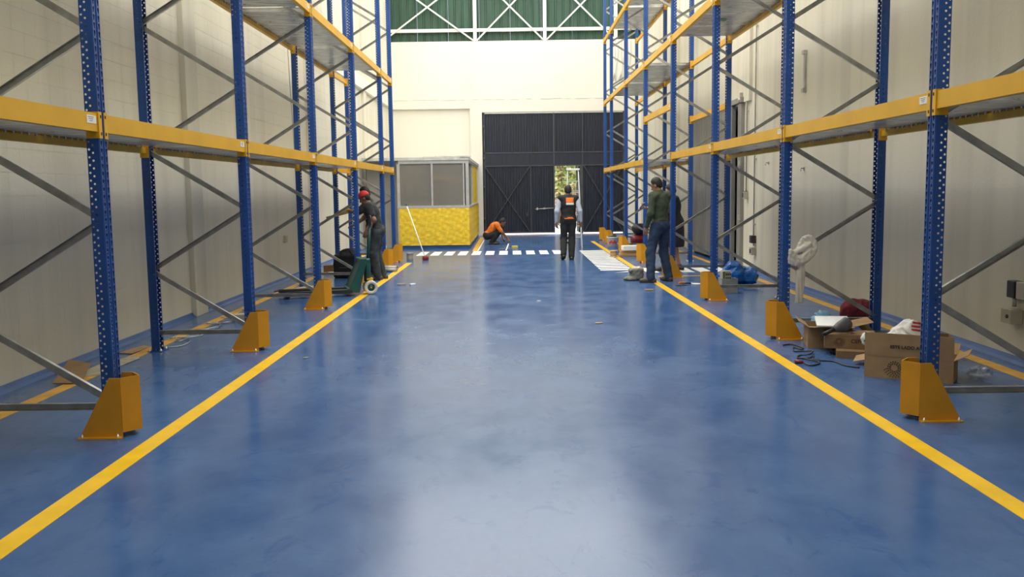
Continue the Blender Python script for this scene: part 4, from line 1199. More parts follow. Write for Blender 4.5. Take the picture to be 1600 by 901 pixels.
# ================================================================== things on the floor
# --- pallet jack
pj = empty('pallet_jack', (-2.36, 14.45, 0), .30, 'dark green hand pallet jack with a white steering wheel under the left rack', 'pallet jack')
for s in (-1, 1):
    m = MB(); y = s * .20
    m.plate([(-.22, y - .075, .10), (-1.30, y - .065, .085), (-1.36, y - .03, .08), (-1.36, y + .03, .08), (-1.30, y + .065, .085), (-.22, y + .075, .10)], .012)
    m.box((-.75, y - .07, .075), (1.08, .006, .05)); m.box((-.75, y + .07, .075), (1.08, .006, .05))
    f = m.build('fork', 'jack_dark', pj)
    MB().lathe([(0, -.05), (.036, -.05), (.04, -.04), (.04, .04), (.036, .05), (0, .05)], (-1.18, y, .042), 16, 0, rotm(math.pi / 2, 0, 0)).build('fork_roller', 'rubber', f)
m = MB()
for s in (-1, 1):
    y = s * .255
    m.plate([(-.28, y, .06), (-.10, y, .05), (.02, y, .56), (-.06, y, .57)], .014)
m.box((-.03, 0, .555), (.10, .53, .03)); m.box((-.20, 0, .11), (.16, .52, .02)); m.plate([(-.24, -.25, .11), (-.05, -.25, .55), (-.05, .25, .55), (-.24, .25, .11)], .01)
bevel(m.build('carriage', 'jack_green', pj), .003)
m = MB(); m.lathe([(0, 0), (.055, 0), (.055, .28), (.045, .30), (.045, .36), (0, .36)], (.06, 0, .20), 18); m.box((.06, 0, .50), (.09, .10, .07)); m.build('pump', 'jack_green', pj)
m = MB(); m.box((.09, 0, .235), (.10, .14, .03)); m.box((.10, 0, .16), (.04, .11, .14)); m.tube([(.10, -.12, .108), (.10, .12, .108)], .014, 8); m.build('axle_block', 'beam_yellow', pj)
for s in (-1, 1):
    wh = MB().lathe([(.058, -.028), (.100, -.028), (.107, -.02), (.107, .02), (.100, .028), (.058, .028), (.058, -.028)], (.10, s * .085, .108), 26, 0, rotm(math.pi / 2, 0, 0)).build('steering_wheel', 'wheel_white', pj)
    MB().lathe([(0, -.02), (.058, -.02), (.058, .02), (0, .02)], (.10, s * .085, .108), 18, 0, rotm(math.pi / 2, 0, 0)).build('wheel_hub', 'jack_green', wh)
m = MB(); m.tube([(.07, 0, .54), (.10, 0, .80), (.115, 0, 1.05)], .022, 10); m.build('handle_pole', 'jack_green', pj)
m = MB(); m.tube([(.115, 0, 1.04), (.118, -.09, 1.10), (.12, -.10, 1.18), (.125, -.06, 1.22), (.125, .06, 1.22), (.12, .10, 1.18), (.118, .09, 1.10)], .013, 8, 0, False, True); m.box((.118, 0, 1.14), (.02, .02, .16)); m.build('handle_grip', 'plastic_black', pj)
m = MB(); m.tube([(.12, .02, 1.17), (.16, .03, 1.10), (.15, .02, 1.02)], .005, 6); m.build('release_lever', 'galvanised', pj)

def blob(name, prims, m, label, cat, res=.014, k=.05, clips=(), warp=None, parent=None):
    o = sdf_object(name, [(*sdf_surface(prims, res, k, clips, warp), 0)], [m], parent)
    if parent is None: tag(o, label, cat)
    return o
GND = [((0, 0, .002), (0, 0, -1))]
crumple = lambda a, f=26.0, ph=0.0: (lambda G: a * (np.abs(np.sin(G[..., 0] * f + 2.1 * np.sin(G[..., 2] * f * .6 + ph))) + np.abs(np.sin(G[..., 1] * f * .9 + 2.4 * np.sin(G[..., 0] * f * .5 + ph))) + np.abs(np.sin(G[..., 2] * f * 1.1 + 1.8 * np.sin(G[..., 1] * f * .7)))) - a * 1.6)

# --- left side clutter
bb = empty('tool_bag', (-3.12, 17.3, 0), .1, 'big black fabric tool bag on the floor behind the pallet jack', 'bag')
bg = sdf_object('bag_body', [(*sdf_surface([rbox((0, 0, .22), (.20, .14, .17), .05), ell((.02, 0, .40), (.19, .13, .15))], .016, .08, GND, crumple(.006, 17)), 0)], ['cloth_black'], bb)
m = MB(); m.tube([(-.12, -.16, .36), (-.10, -.20, .50), (.05, -.20, .54), (.12, -.16, .40)], .012, 8); m.build('strap', 'cloth_black', bb)
MB().box((0, -.19, .2), (.28, .012, .012)).build('zip', 'plastic_grey', bb)
def carton(name, label, loc, rz, sx, sy, sz, m='cardboard', cat='box', flaps=(), open_top=False, th=.006):
    """folded carton: four walls, base; flaps: list of (side, length, angle) angle from horizontal outward, up positive"""
    r = empty(name, loc, rz, label, cat)
    w = MB()
    w.box((sx / 2, th / 2, sz / 2), (sx, th, sz)); w.box((sx / 2, sy - th / 2, sz / 2), (sx, th, sz))
    w.box((th / 2, sy / 2, sz / 2), (th, sy - 2 * th, sz)); w.box((sx - th / 2, sy / 2, sz / 2), (th, sy - 2 * th, sz)); w.box((sx / 2, sy / 2, th / 2), (sx - 2 * th, sy - 2 * th, th))
    w.build('carton_body', m, r)
    if not open_top:
        for s in (0, 1): MB().box((sx / 2, sy * (.25 + .5 * s), sz + .002), (sx, sy * .5 - .004, .004)).build('top_flap', m, r)
    for (side, ln, ang) in flaps:
        c_, s_ = math.cos(ang), math.sin(ang)
        if side == 'f': q = [(0, 0, sz), (sx, 0, sz), (sx, -ln * c_, sz + ln * s_), (0, -ln * c_, sz + ln * s_)]
        elif side == 'b': q = [(sx, sy, sz), (0, sy, sz), (0, sy + ln * c_, sz + ln * s_), (sx, sy + ln * c_, sz + ln * s_)]
        elif side == 'l': q = [(0, sy, sz), (0, 0, sz), (-ln * c_, 0, sz + ln * s_), (-ln * c_, sy, sz + ln * s_)]
        else: q = [(sx, 0, sz), (sx, sy, sz), (sx + ln * c_, sy, sz + ln * s_), (sx + ln * c_, 0, sz + ln * s_)]
        MB().plate(q, .004).build('flap', m, r)
    return r
carton('cardboard_box', 'small brown carton beside the black tool bag at the left wall', (-3.82, 18.5, 0), .1, .30, .22, .13, 'cardboard_dark')
bevel(tag(MB().box((-3.55, 18.2, .015), (.22, .10, .03), rotm(0, 0, .3)).build('white_slab', 'paint_white'), 'small white offcut lying beside the black tool bag', 'offcut'), .003)
pp = [((-2.72, 18.45), (-2.33, 18.35), .035, 'grey steel pipe on the floor by the red-capped man, nearer of two'), ((-2.74, 18.62), (-2.35, 18.54), .055, 'thick grey pipe on the floor by the red-capped man, farther of two')]
for (a, b, r, lb) in pp:
    d = unit(V3(b[0] - a[0], b[1] - a[1], 0)); R = np.column_stack([np.cross(V3(0, 0, 1), d), V3(0, 0, 1), d])
    tag(MB().lathe([(r * .8, 0), (r, 0), (r, .40), (r * .8, .40), (r * .8, 0)], (a[0], a[1], r + .001), 18, 0, R).build('steel_pipe', 'steel_box'), lb, 'pipe')
# plank held by the worker
pk = tag(MB().box((0, 0, 0), (.62, .09, .045)).build('timber_offcut', 'wood'), 'pale timber batten held up by the gloved worker behind the rack', 'timber')
pk.location = (-3.24, 17.60, 1.185); pk.rotation_euler = (0, math.radians(-14), .25)
# last-post clutter
cn = empty('paint_can', (-2.40, 21.35, 0), 0, 'small paint can on the floor at the last left rack post', 'can')
MB().lathe([(0, 0), (.075, 0), (.078, .01), (.078, .16), (.081, .165), (.081, .175), (.07, .175), (.07, .168), (0, .168)], (0, 0, 0), 22).build('can_body', 'steel_box', cn)
MB().lathe([(.0788, .05), (.0788, .12)], (0, 0, 0), 22).build('can_label', 'plaster_scrap', cn)
m = MB(); m.tube([(-.08, 0, .15), (-.06, -.06, .19), (0, -.085, .20), (.06, -.06, .19), (.08, 0, .15)], .003, 6); m.build('can_handle', 'galvanised', cn)
b = empty('label_box', (-2.86, YLs[5] + .55, 0), .1, 'tall white box with red print behind the fifth left post guard', 'box')
bevel(MB().box((0, 0, .22), (.26, .20, .44)).build('box_body', 'paper', b), .003); MB().box((.04, -.101, .36), (.12, .002, .05)).build('box_print', 'print_red', b)
# broom leaning on the last post
br = empty('broom', (0, 0, 0), 0, 'broom with long white handle leaning on the last left rack post', 'broom')
m = MB(); a, b = V3(-2.05, 21.35, .07), V3(-2.60, 22.55, 1.30)
m.tube([a, b], .012, 10); m.build('handle', 'paint_white', br)
MB().tube([b - unit(b - a) * .10, b + unit(b - a) * .01], .016, 10).build('grip', 'plastic_black', br)
sdf_object('bristles', [(*sdf_surface([rbox((-2.04, 21.33, .045), (.055, .022, .028), .016, rotm(0, 0, .4))], .009, .02, GND), 0)], ['red_plastic'], br)
bevel(MB().box((-2.04, 21.33, .09), (.12, .04, .025), rotm(0, 0, .4)).build('broom_block', 'red_plastic', br), .006)
# floor scraps
def scrap(name, lb, cat, pts, th, m, z=.003):
    return tag(MB().plate([(x, y, z + th / 2 + (q[0] if q else 0)) for (x, y, *q) in pts], th).build(name, m), lb, cat)
def chip(loc, s, m, lb, rz):
    o = tag(MB().prism([(-s, -s * .3), (-s * .2, -s * .45), (s, -s * .15), (s * .8, s * .35), (-s * .6, s * .4)], 0, s * .28).build('debris_chip', m), lb, 'debris'); o.location = loc; o.rotation_euler = (0, 0, rz); return o
chip((-1.93, 15.75, .002), .085, 'plaster_scrap', 'brown chip of debris left of the white scrap in the aisle', .3)
chip((-1.74, 15.75, .002), .075, 'paper', 'white crumpled scrap lying in the aisle near the pallet jack', 1.0)
chip((2.11, 14.37, .002), .075, 'wood', 'small reddish wood chip on the aisle floor by the grey cloth bag', .1)
chip((-2.03, 8.85, .002), .03, 'plaster_scrap', 'tiny crumb of debris in the aisle left of the yellow line', .5)
chip((1.0, 10.9, .002), .05, 'wood_pale', 'thin wood sliver lying mid-aisle', .2)
chip((.35, 13.2, .002), .03, 'paper', 'tiny white speck of debris in the middle of the aisle', .2)
tm = empty('measuring_tape', (.03, 25.3, 0), .2, 'yellow measuring tape lying on the floor by the crouching man', 'tape')
bevel(MB().box((0, 0, .035), (.16, .12, .07)).build('tape_case', 'tape_yellow', tm), .012, 3); MB().plate([(-.08, -.01, .006), (-.42, .05, .006), (-.42, .08, .006), (-.08, .02, .006)], .002).build('tape_blade', 'tape_yellow', tm)
tp = floor_strip('masking_tape', [(-.22, 24.5), (-.185, 24.5), (-.13, 27.6), (-.165, 27.6)], 'paper')
floor_strip('masking_tape', [(-.96, 24.4), (-.93, 24.4), (-.93, 29.5), (-.96, 29.5)], 'paper')
# scraps along the left wall
scrap('cardboard_scrap', 'dark brown cardboard offcut curled up against the left wall', 'cardboard', [(-4.08, 8.35, .10), (-3.86, 8.30, .07), (-3.70, 7.75, .0), (-3.93, 7.72, .01)], .006, 'cardboard_dark', .004)
scrap('cardboard_scrap', 'pale flat cardboard strip lying along the left yellow line', 'cardboard', [(-3.92, 8.0), (-3.72, 8.1), (-3.68, 8.95), (-3.78, 9.1), (-3.94, 8.7)], .005, 'plaster_scrap')
scrap('cardboard_scrap', 'small tan cardboard corner by the left wall behind the nearest post', 'cardboard', [(-4.02, 9.25), (-3.86, 9.2), (-3.84, 9.62), (-3.94, 9.7)], .006, 'cardboard')
m = MB(); rg = np.random.RandomState(4)
for k in range(7):
    y = 9.6 + k * .30; x = -3.66 + rg.uniform(-.05, .05); a = rg.uniform(0, 6)
    pts = [(x + .10 * math.cos(a + t * 1.1) * (1 + .3 * rg.rand()), y + .02 * t * 4 + .16 * math.sin(a + t * 1.1), .008 + .02 * rg.rand()) for t in range(8)]
    m.tube(spline(pts, 4), .005, 5)
tag(m.build('wire_tangle', 'galvanised'), 'tangle of grey wire offcuts strewn along the left yellow line', 'wire')
bevel(tag(MB().box((-3.42, 11.55, .045), (.20, .16, .09), rotm(0, 0, .2)).build('junction_box', 'box_beige'), 'small grey junction box on the floor behind the second left guard', 'box'), .006)
sc = scrap('wood_scrap', 'tan strip of wood on the floor behind the third left post', 'wood', [(-3.75, 15.0), (-3.62, 14.95), (-3.35, 15.6), (-3.48, 15.65)], .02, 'wood_pale')
# cable hanging on the left wall
tag(MB().tube(spline([(XL + .08, 17.5, 7.5), (XL + .08, 17.52, 5.2), (XL + .08, 17.55, 4.0), (XL + .10, 17.65, 2.6), (XL + .10, 17.72, 1.3), (XL + .13, 17.8, .5), (XL + .22, 17.75, .02)]), .009, 6).build('hanging_cable', 'conduit'), 'thin grey cable hanging down the left wall behind the racks', 'cable')
pt = empty('wall_socket', (XL, 17.0, .75), 0, 'small grey socket box low on the left wall behind the racks', 'socket')
bevel(MB().box((.03, 0, 0), (.06, .09, .13)).build('socket_box', 'box_beige', pt), .004)

# --- right side: conduits and sockets on the wall
def conduit(y, z0, z1, lb, boxes):
    r = empty('wall_conduit', (XR, y, 0), 0, lb, 'conduit')
    MB().tube([(-.03, 0, z0), (-.03, 0, z1)], .013, 10).build('pipe', 'conduit', r)
    z = z0 + .4
    while z < z1: MB().box((-.02, 0, z), (.04, .06, .02)).build('pipe_clamp', 'galvanised', r); z += 1.2
    for (z, m_, w_) in boxes:
        b = bevel(MB().box((-.045, 0, z), (.09, w_, .14)).build('socket_box', m_, r), .006)
        MB().box((-.092, 0, z), (.006, w_ * .6, .08)).build('socket_face', 'socket_black', b)
conduit(17.85, 1.43, 9.0, 'grey conduit ending in a high double socket right of the side door', [(1.43, 'box_beige', .10), (1.44, 'socket_black', .05)])
conduit(17.25, .50, 9.0, 'longer grey conduit ending in a low socket right of the side door', [(.62, 'socket_black', .16), (.40, 'box_beige', .16)])
r = empty('wall_socket', (XR, 8.17, 0), 0, 'near wall socket with black cover and beige box on the right wall', 'socket')
bevel(MB().box((-.045, .02, .66), (.09, .12, .15)).build('socket_box', 'socket_black', r), .006); bevel(MB().box((-.04, -.12, .66), (.08, .13, .15)).build('switch_box', 'box_beige', r), .006)
MB().tube([(-.04, .03, .5), (-.04, .03, .60)], .02, 10).build('pipe', 'conduit', r); b = bevel(MB().box((-.06, .03, .42), (.11, .17, .13)).build('junction_box', 'box_beige', r), .006)
MB().lathe([(.018, 0), (.018, .01), (0, .01)], (-.115, -.0, .42), 12, 0, rotm(0, -math.pi / 2, 0)).build('knockout', 'socket_black', b)
br_ = empty('wall_bracket', (XR, 14.42, 0), 0, 'narrow pale metal strip fixed high on the right wall', 'bracket')
MB().box((-.015, 0, 3.33), (.03, .07, .62)).build('strip', 'conduit', br_); MB().box((-.03, 0, 3.62), (.05, .10, .06)).build('end_clip', 'conduit', br_); MB().box((-.03, 0, 3.05), (.05, .10, .06)).build('end_clip', 'conduit', br_)
for (y, z, lb) in ((14.4, 1.86, 'small metal hook on the right wall between second and third posts'), (16.4, 2.0, 'small metal hook on the right wall closer to the side door')):
    h = empty('wall_hook', (XR, y, z), 0, lb, 'hook')
    MB().tube([(0, 0, 0), (-.06, 0, .01), (-.07, -.04, .0), (-.07, -.06, -.04)], .008, 6).build('hook', 'galvanised', h); MB().box((-.006, 0, 0), (.012, .05, .05)).build('hook_plate', 'galvanised', h)
# white cables coiled at the far right top
m = MB()
for k in range(6):
    x = 3.55 + k * .11
    m.tube([(x, 32.678, 6.68), (x + .02, 32.678, 6.2), (x + .06 * (-1) ** k, 32.678, 5.7), (x - .05, 32.678, 5.3)], .022, 7)
tag(m.build('cable_bundle', 'truss_white'), 'bundle of white cables hanging at the top of the far right corner', 'cable')

# --- cloth tied to the brace of the second right frame
cl = empty('white_cloth', (0, 0, 0), 0, 'long off-white cloth knotted round a brace of the second right rack frame', 'cloth')
Yc = YRs[2]
lp = []
for i in range(5):
    o_ = (i - 2)
    path = [V3(2.875, Yc - .075 + .006 * i, .93 - .030 * i), V3(2.94, Yc - .055, .875 - .022 * i), V3(3.03, Yc - .045 - .012 * (i % 2), .855 - .012 * i), V3(3.10 + .010 * o_, Yc - .035, .90 - .006 * o_),
            V3(3.125 + .016 * o_, Yc - .01, .98), V3(3.09 + .010 * o_, Yc + .005, 1.035 + .012 * o_), V3(3.03, Yc + .0, 1.015 + .016 * o_), V3(2.985 - .008 * o_, Yc - .02, .95)]
    path = spline(path, 3)
    lp += [cap(a_, b_, .021 + .003 * (i % 2), .021 + .003 * (i % 2)) for a_, b_ in zip(path[:-1], path[1:])]
fold = lambda G: .003 * np.sin(G[..., 0] * 120 + 2 * np.sin(G[..., 2] * 30)) * np.sin(G[..., 2] * 70 + G[..., 1] * 60)
sdf_object('knot', [(*sdf_surface(lp + [ell((3.055, Yc - .025, .945), (.060, .035, .075)), cap((2.93, Yc - .05, .91), (3.08, Yc - .045, .99), .030, .026), cap((3.0, Yc - .055, .86), (3.09, Yc - .05, .93), .028, .022)], .007, .010, (), fold), 0)], ['cloth_white'], cl)
sdf_object('tail', [(*sdf_surface([cap((3.01, Yc - .02, .86), (3.0, Yc - .02, .66), .046, .030), rbox((2.995, Yc - .02, .54), (.036, .010, .17), .008, rotm(.03, .03, .3))], .0075, .04, [((3, Yc, .375), (.15, 0, -1))], lambda G: .004 * np.sin(G[..., 0] * 150 + G[..., 2] * 12)), 0)], ['cloth_white'], cl)

# --- cartons by the nearest right post
bx = carton('cardboard_box', 'large open carton with upright printed flap behind the nearest right guard', (2.93, 7.66, 0), -.54, .68, .34, .185, 'cardboard', 'box', [('f', .195, 1.52), ('r', .12, .5), ('b', .19, .35)], True)
text_mesh('ESTE LADO ARRIBA', .037, .0006, 'print_ink', 'lettering', bx, (.20, -.0115, .258), (math.pi / 2 - .05 + .05, 0, 0), .0012)
text_mesh('CEFIO', .078, .0006, 'print_ink', 'lettering', bx, (.335, -.001, .075), (math.pi / 2, 0, 0), .002)
def dot_logo(parent, cx, cz, R_, y=-.001):
    m = MB()
    for ring_ in range(4):
        rr = R_ * (.42 + .19 * ring_); n = 13 + ring_ * 3
        for k in range(n):
            a = 2 * math.pi * k / n + ring_ * .2
            if ring_ >= 2 and math.sin(a) > .2 + .25 * math.cos(a): continue
            s = R_ * (.13 if ring_ < 2 else .12)
            m.box((cx + rr * math.cos(a), y, cz + rr * math.sin(a)), (s, .0015, s), rotm(0, a, 0))
    m.build('printed_logo', 'print_ink', parent)
dot_logo(bx, .235, .095, .080)
MB().box((.47, .10, .06), (.25, .15, .10)).build('carton_insert', 'cardboard_dark', bx)
b2 = carton('cardboard_box', 'closed printed carton with a grey heat gun lying on it', (2.93, 8.66, .07), -.30, .46, .34, .125, 'cardboard_dark', 'box')
text_mesh('CEFIO', .050, .0006, 'print_ink', 'lettering', b2, (.235, -.001, .055), (math.pi / 2, 0, 0), .0012)
dot_logo(b2, .13, .068, .05)
b4 = carton('cardboard_box', 'crushed dark carton lying under the closed printed carton', (2.99, 8.50, 0), -.30, .42, .50, .065, 'cardboard_dark', 'box', [('r', .20, .35)])
b3 = carton('cardboard_box', 'open tan carton with splayed flaps under the white paper', (2.90, 9.06, 0), -.20, .42, .40, .215, 'cardboard', 'box', [('f', .16, .1), ('l', .10, .55), ('r', .20, .25)], True)
fp = tag(MB().plate([(3.02, 8.16, .03), (3.30, 8.02, .11), (3.32, 8.22, .12), (3.10, 8.30, .06)], .006).build('cardboard_scrap', 'cardboard'), 'loose cardboard flap sticking out left of the large carton', 'cardboard')
tag(MB().plate([(2.90, 8.80, .26), (3.20, 8.74, .255), (3.34, 9.22, .285), (3.03, 9.27, .285)], .012).build('paper_stack', 'paper'), 'stack of white paper sheets lying on the open tan carton', 'paper')
blob('plastic_film', [ell((3.20, 9.54, .15), (.13, .06, .16)), ell((3.14, 9.53, .10), (.09, .05, .12))], 'film_blue', 'crumpled light blue plastic film behind the white paper', 'plastic', .011, .04, [], crumple(.010, 40))
tag(MB().plate([(3.43, 9.22, .22), (3.56, 8.95, .012), (3.70, 9.0, .012), (3.54, 9.3, .22)], .006).build('cardboard_scrap', 'cardboard_dark'), 'brown cardboard flap leaning right of the white paper', 'cardboard')
hg = empty('heat_gun', (3.06, 8.66, .262), .25, 'grey heat gun with black cable resting on the closed printed carton', 'heat gun')
hg.rotation_euler = (0, math.radians(-14), .15)
sdf_object('gun_body', [(*sdf_surface([cap((-.02, 0, .0), (.09, 0, .01), .036, .046), cap((.02, 0, .02), (.08, 0, .05), .036, .03), cap((.09, 0, .0), (.06, -.01, -.02), .035, .03)], .007, .03), 0)], ['plastic_grey'], hg)
MB().tube([(-.02, 0, 0), (-.10, 0, -.012), (-.17, 0, -.02)], [.024, .019, .019], 12).build('nozzle', 'plastic_black', hg)
sdf_object('grip', [(*sdf_surface([cap((.08, .01, -.01), (.13, .05, -.02), .026, .022)], .007, .02), 0)], ['plastic_black'], hg)
# printed carrier bag in the big carton
pb = empty('carrier_bag', (0, 0, 0), 0, 'white carrier bag with red print poking out of the large carton', 'bag')
V_, F_ = sdf_surface([ell((3.34, 7.90, .24), (.12, .10, .12)), cap((3.30, 7.95, .28), (3.37, 7.90, .42), .07, .03), ell((3.42, 7.82, .26), (.08, .07, .10)), ell((3.41, 7.85, .36), (.085, .07, .085))], .010, .05, [((0, 0, .12), (0, 0, -1))], crumple(.010, 34))
sdf_object('bag_body', [(V_, F_, 0)], ['bag_white'], pb)
for (z_, w__, h__) in ((.425, .085, .016), (.395, .11, .016), (.365, .12, .014)):
    decal('bag_print', V_, F_, pb, (3.43, 7.3, z_), (.95, -.3, -.12), (0, 0, 1), (0, 1, 0), w__, h__, 'print_red', 8, 3, .003)
# white paper crumple between the cartons
blob('paper_wad', [ell((3.22, 8.36, .20), (.06, .05, .07)), ell((3.25, 8.33, .13), (.05, .04, .06))], 'paper', 'crumpled white paper wedged between the two printed cartons', 'paper', .009, .03, [], crumple(.008, 60))
tag(MB().tube([(3.12, 8.18, .215), (3.22, 8.12, .235), (3.33, 8.07, .225), (3.42, 8.02, .21)], .012, 8).build('grey_hose', 'plastic_grey'), 'bent dark grey hose lying across the back of the large carton', 'hose')
tag(MB().tube([(3.66, 8.66, .222), (3.74, 8.20, .222)], .010, 8).build('white_tube', 'paint_white'), 'short white tube sticking up behind the large carton', 'tube')
# extra carton under the white tube so that nothing hangs in the air
b5 = carton('cardboard_box', 'dark open carton behind the large carton under the white tube', (3.58, 8.30, 0), -.35, .36, .40, .21, 'cardboard_dark', 'box', [], True)
# cables
tag(MB().tube(spline([(2.70, 9.21, .008), (2.80, 9.24, .008), (2.84, 9.02, .010), (2.80, 8.96, .008), (2.76, 9.05, .01), (2.71, 8.86, .008), (2.80, 8.84, .010), (2.86, 8.78, .02), (2.78, 8.62, .018), (2.69, 8.63, .008), (2.63, 8.5, .008), (2.71, 8.46, .01), (2.78, 8.50, .02), (2.74, 8.40, .012), (2.80, 8.36, .008), (2.90, 8.30, .008), (2.93, 8.11, .008), (3.02, 8.0, .008)]), .007, 7).build('power_cable', 'plastic_black'), 'looped black power cable lying left of the cartons', 'cable')
pc = empty('plug_cable', (0, 0, 0), 0, 'short black cable with a dark red plug touching the right yellow line', 'cable')
MB().tube(spline([(2.60, 8.24, .012), (2.63, 8.13, .008), (2.72, 8.19, .008), (2.76, 8.30, .008), (2.70, 8.36, .014), (2.66, 8.42, .018)]), .007, 7).build('cord', 'plastic_black', pc); m = MB(); m.tube([(2.535, 8.27, .018), (2.60, 8.24, .016)], [.020, .012], 10); m.build('plug', 'red_plastic', pc)
blob('maroon_bag', [ell((4.06, 10.9, .10), (.20, .16, .14)), ell((4.0, 10.85, .17), (.12, .12, .10)), ell((4.15, 10.95, .15), (.12, .12, .10))], 'cloth_maroon', 'dark red cloth bundle by the right wall behind the second frame', 'bag', .013, .06, GND, crumple(.007, 24))
tag(MB().box((3.72, 9.36, .05), (.30, .24, .10), rotm(0, 0, .2)).build('black_case', 'plastic_black'), 'flat black case on the floor right of the cartons behind the brace', 'case')
blob('clear_bag', [ell((3.82, 7.54, .04), (.08, .07, .05)), ell((3.88, 7.52, .05), (.05, .05, .06))], 'clear_film', 'crumpled clear plastic bag right of the large carton', 'plastic', .009, .03, GND, crumple(.010, 50))

# --- by the third right post
blob('blue_bag', [ell((3.62, 15.15, .16), (.22, .20, .19)), ell((3.85, 15.15, .13), (.16, .18, .16)), ell((3.45, 15.1, .10), (.14, .15, .14)), ell((3.60, 15.1, .30), (.13, .12, .10)), ell((3.92, 15.2, .22), (.08, .08, .07))], 'bag_blue', 'bulging bright blue plastic bag behind the third right guard', 'bag', .011, .04, GND, lambda G: crumple(.013, 22)(G) + crumple(.006, 58, 1.0)(G))
sb = empty('steel_crate', (3.24, 13.95, 0), .05, 'small grey steel crate with loose fittings before the blue bag', 'crate')
m = MB(); S_ = .24
for (c, s) in (((0, -.10, .11), (S_, .006, .22)), ((0, .10, .11), (S_, .006, .22)), ((-.12, 0, .11), (.006, .2, .22)), ((.12, 0, .11), (.006, .2, .22)), ((0, 0, .004), (S_, .2, .008)), ((0, 0, .17), (S_ - .01, .19, .006))): m.box(c, s)
bevel(m.build('crate_shell', 'steel_box', sb), .003); m = MB(); m.tube([(-.123, -.103, .22), (.123, -.103, .22), (.123, .103, .22), (-.123, .103, .22)], .006, 6, 0, False, True); m.build('crate_rim', 'galvanised', sb)
ft = empty('fittings_pack', (3.20, 13.95, .176), .2, 'pale pack of electrical fittings with green card in the steel crate', 'fittings')
bevel(MB().box((0, 0, .08), (.14, .10, .16)).build('pack', 'box_beige', ft), .004); MB().box((-.05, -.052, .09), (.03, .004, .12)).build('green_card', 'paint_green', ft)
for k in range(6): MB().box((-.01 + .03 * (k % 3), -.053, .05 + .06 * (k // 3)), (.018, .006, .03)).build('fitting', 'plastic_black', ft)
blob('clear_bag', [ell((3.68, 14.3, .04), (.13, .09, .05)), ell((3.80, 14.33, .04), (.08, .06, .05))], 'clear_film', 'crumpled clear plastic sheet on the floor right of the steel crate', 'plastic', .010, .03, GND, crumple(.010, 46))

# --- around the green-shirted man
gb_ = empty('cloth_bag', (2.10, 16.05, 0), 0, 'grey-green canvas bag with light contents by the green-shirted man', 'bag')
sdf_object('bag_body', [(*sdf_surface([ell((.03, 0, .09), (.13, .10, .11)), ell((-.08, -.03, .03), (.12, .09, .05)), cap((-.08, -.06, .17), (.12, -.06, .18), .035, .035), cap((-.08, .06, .17), (.12, .06, .18), .03, .03)], .010, .04, GND, crumple(.006, 34)), 0)], ['canvas_grey'], gb_)
sdf_object('bag_contents', [(*sdf_surface([ell((.0, -.0, .20), (.055, .05, .045)), ell((.07, .0, .205), (.05, .045, .04))], .008, .02, (), crumple(.008, 60)), 0)], ['cloth_white'], gb_)
tr = empty('trowel', (2.74, 15.08, 0), .5, 'orange-handled trowel on the floor beside the right yellow line', 'tool')
MB().plate([(-.09, -.05, .004), (.10, -.05, .004), (.10, .05, .004), (-.09, .05, .004)], .004).build('blade', 'plastic_black', tr); bevel(MB().box((.0, 0, .045), (.11, .03, .035)).build('handle', 'orange_plastic', tr), .01, 3); MB().tube([(.05, 0, .006), (.07, 0, .03), (.05, 0, .045)], .005, 6).build('neck', 'galvanised', tr)
pr_ = empty('pliers', (2.90, 15.35, 0), .1, 'dark hand tool on the floor between trowel and white lid', 'tool')
MB().tube([(-.10, -.02, .012), (.0, 0, .014), (.08, .01, .012)], [.014, .010, .008], 8).build('handle', 'plastic_black', pr_); MB().tube([(.0, .02, .012), (.09, .0, .012), (.15, .0, .010)], [.012, .010, .006], 8).build('jaw', 'galvanised', pr_)
tag(MB().lathe([(0, 0), (.085, 0), (.09, .006), (.09, .014), (.08, .016), (0, .013)], (3.02, 15.22, .001), 24).build('white_lid', 'paint_white'), 'white round plastic lid on the floor right of the hand tools', 'plate')  # loose round lid, turned as a flat disc
# between the fifth and seventh right guards
wb = empty('white_box', (2.78, 21.9, 0), .1, 'long white box resting on planks by the fifth right guard', 'box')
wb.location = (2.78, 21.9, .135); bevel(MB().box((0, 0, .055), (.42, .30, .11)).build('box_body', 'paper', wb), .006); MB().box((0, 0, .112), (.30, .012, .003)).build('tape_strip', 'plaster_scrap', wb)
for i, (x, y, z, ln, rz, lb) in enumerate([(2.75, 21.75, .032, .55, .15, 'lower wooden plank under the white box, nearer one'), (2.78, 22.02, .032, .52, .05, 'lower wooden plank under the white box, farther one'), (2.77, 21.9, .100, .50, .1, 'top wooden plank directly under the white box')]):
    bevel(tag(MB().box((0, 0, 0), (ln, .16 if i < 2 else .2, .06)).build('wood_plank', 'wood'), lb, 'plank'), .003).location = (x, y, z)
    bpy.context.scene.collection.objects[-1].rotation_euler = (0, 0, rz)
wr = empty('wire_spool', (2.33, 21.55, 0), 0, 'small wooden spool standing on the right yellow line near the planks', 'spool')
MB().lathe([(0, 0), (.10, 0), (.10, .02), (.05, .03), (.05, .13), (.10, .14), (.10, .16), (0, .16)], (0, 0, 0), 20).build('spool_body', 'wood_pale', wr); MB().lathe([(.078, .032), (.082, .06), (.082, .10), (.078, .128)], (0, 0, 0), 20).build('wire_winding', 'wood', wr)
bk = empty('paint_bucket', (2.66, 24.95, 0), 0, 'white plastic bucket with red marks between the far right guards', 'bucket')
MB().lathe([(0, 0), (.125, 0), (.145, .27), (.155, .275), (.155, .30), (.148, .30), (.14, .28), (.12, .01), (0, .01)], (0, 0, 0), 26).build('bucket_body', 'bucket_white', bk)
m = MB()
for k in range(5): a = -2.2 + k * .33; m.box((.139 * math.cos(a), .139 * math.sin(a), .14 + .03 * (k % 2)), (.004, .045, .06), rotm(0, 0, a))
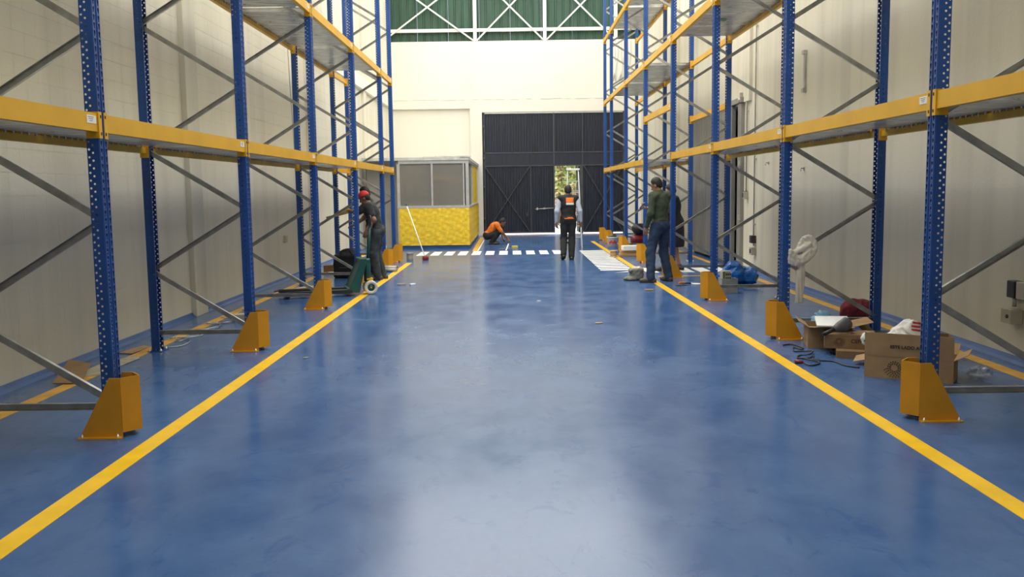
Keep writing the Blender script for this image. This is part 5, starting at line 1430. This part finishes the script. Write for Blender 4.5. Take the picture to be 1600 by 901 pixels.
m.build('bucket_label', 'print_red', bk); m = MB(); m.tube([(-.15, 0, .28), (-.11, -.10, .33), (0, -.15, .35), (.11, -.10, .33), (.15, 0, .28)], .004, 6); m.build('bucket_handle', 'galvanised', bk)
sdf_object('bucket_rag', [(*sdf_surface([ell((0, 0, .30), (.12, .12, .04)), ell((.04, -.02, .34), (.07, .06, .03))], .011, .03, (), crumple(.008, 40)), 0)], ['cloth_black'], bk)
gn = empty('compressor', (3.28, 24.2, 0), .2, 'black and red portable machine beside the far right guards', 'machine')
sdf_object('motor', [(*sdf_surface([ell((0, 0, .52), (.17, .15, .15)), cap((-.10, 0, .55), (.12, 0, .58), .10, .10)], .014, .04), 0)], ['plastic_black'], gn)
m = MB(); m.lathe([(0, -.22), (.09, -.21), (.135, -.15), (.135, .15), (.09, .21), (0, .22)], (0, 0, .25), 22, 0, rotm(0, math.pi / 2, 0)); m.build('tank', 'red_plastic', gn)
m = MB()
for sx in (-1, 1):
    for sy in (-1, 1): m.tube([(sx * .16, sy * .08, .20), (sx * .18, sy * .12, .0)], .014, 8)
m.build('stand', 'plastic_black', gn); m = MB(); m.tube([(.18, -.1, .45), (.24, -.1, .72), (.24, .1, .72), (.18, .1, .45)], .012, 8); m.build('carry_handle', 'galvanised', gn)
for sx in (-1, 1): MB().box((sx * .08, 0, .40), (.05, .10, .10)).build('motor_mount', 'plastic_black', gn)

# --- step ladder in front of the wicket
ld = empty('step_ladder', (1.62, 25.0, 0), -.05, 'aluminium step ladder standing open before the wicket behind the vest man', 'ladder')
H_ = 2.10
for s in (-1, 1):
    MB().bar((s * .23, -.02, 0), (s * .145, .36, H_), .045, .022).build('front_rail', 'aluminium', ld); MB().bar((s * .23, .98, 0), (s * .15, .42, H_ - .04), .035, .02).build('rear_rail', 'aluminium', ld)
for k in range(1, 7):
    t = k / 7; z = t * H_; w_ = .23 - .085 * t
    MB().box((0, -.02 + .38 * t, z), (2 * w_ - .02, .09, .03)).build('step', 'aluminium', ld)
for t in (.15, .45, .75): MB().box((0, .98 - .56 * t, t * (H_ - .04)), (2 * (.23 - .08 * t) - .02, .025, .025)).build('rear_brace', 'aluminium', ld)
bevel(MB().box((0, .38, H_ + .02), (.36, .18, .05)).build('top_cap', 'paint_white', ld), .008)
for s in (-1, 1): MB().bar((s * .20, .12, .75), (s * .20, .78, .75), .012, .02).build('spreader', 'galvanised', ld)
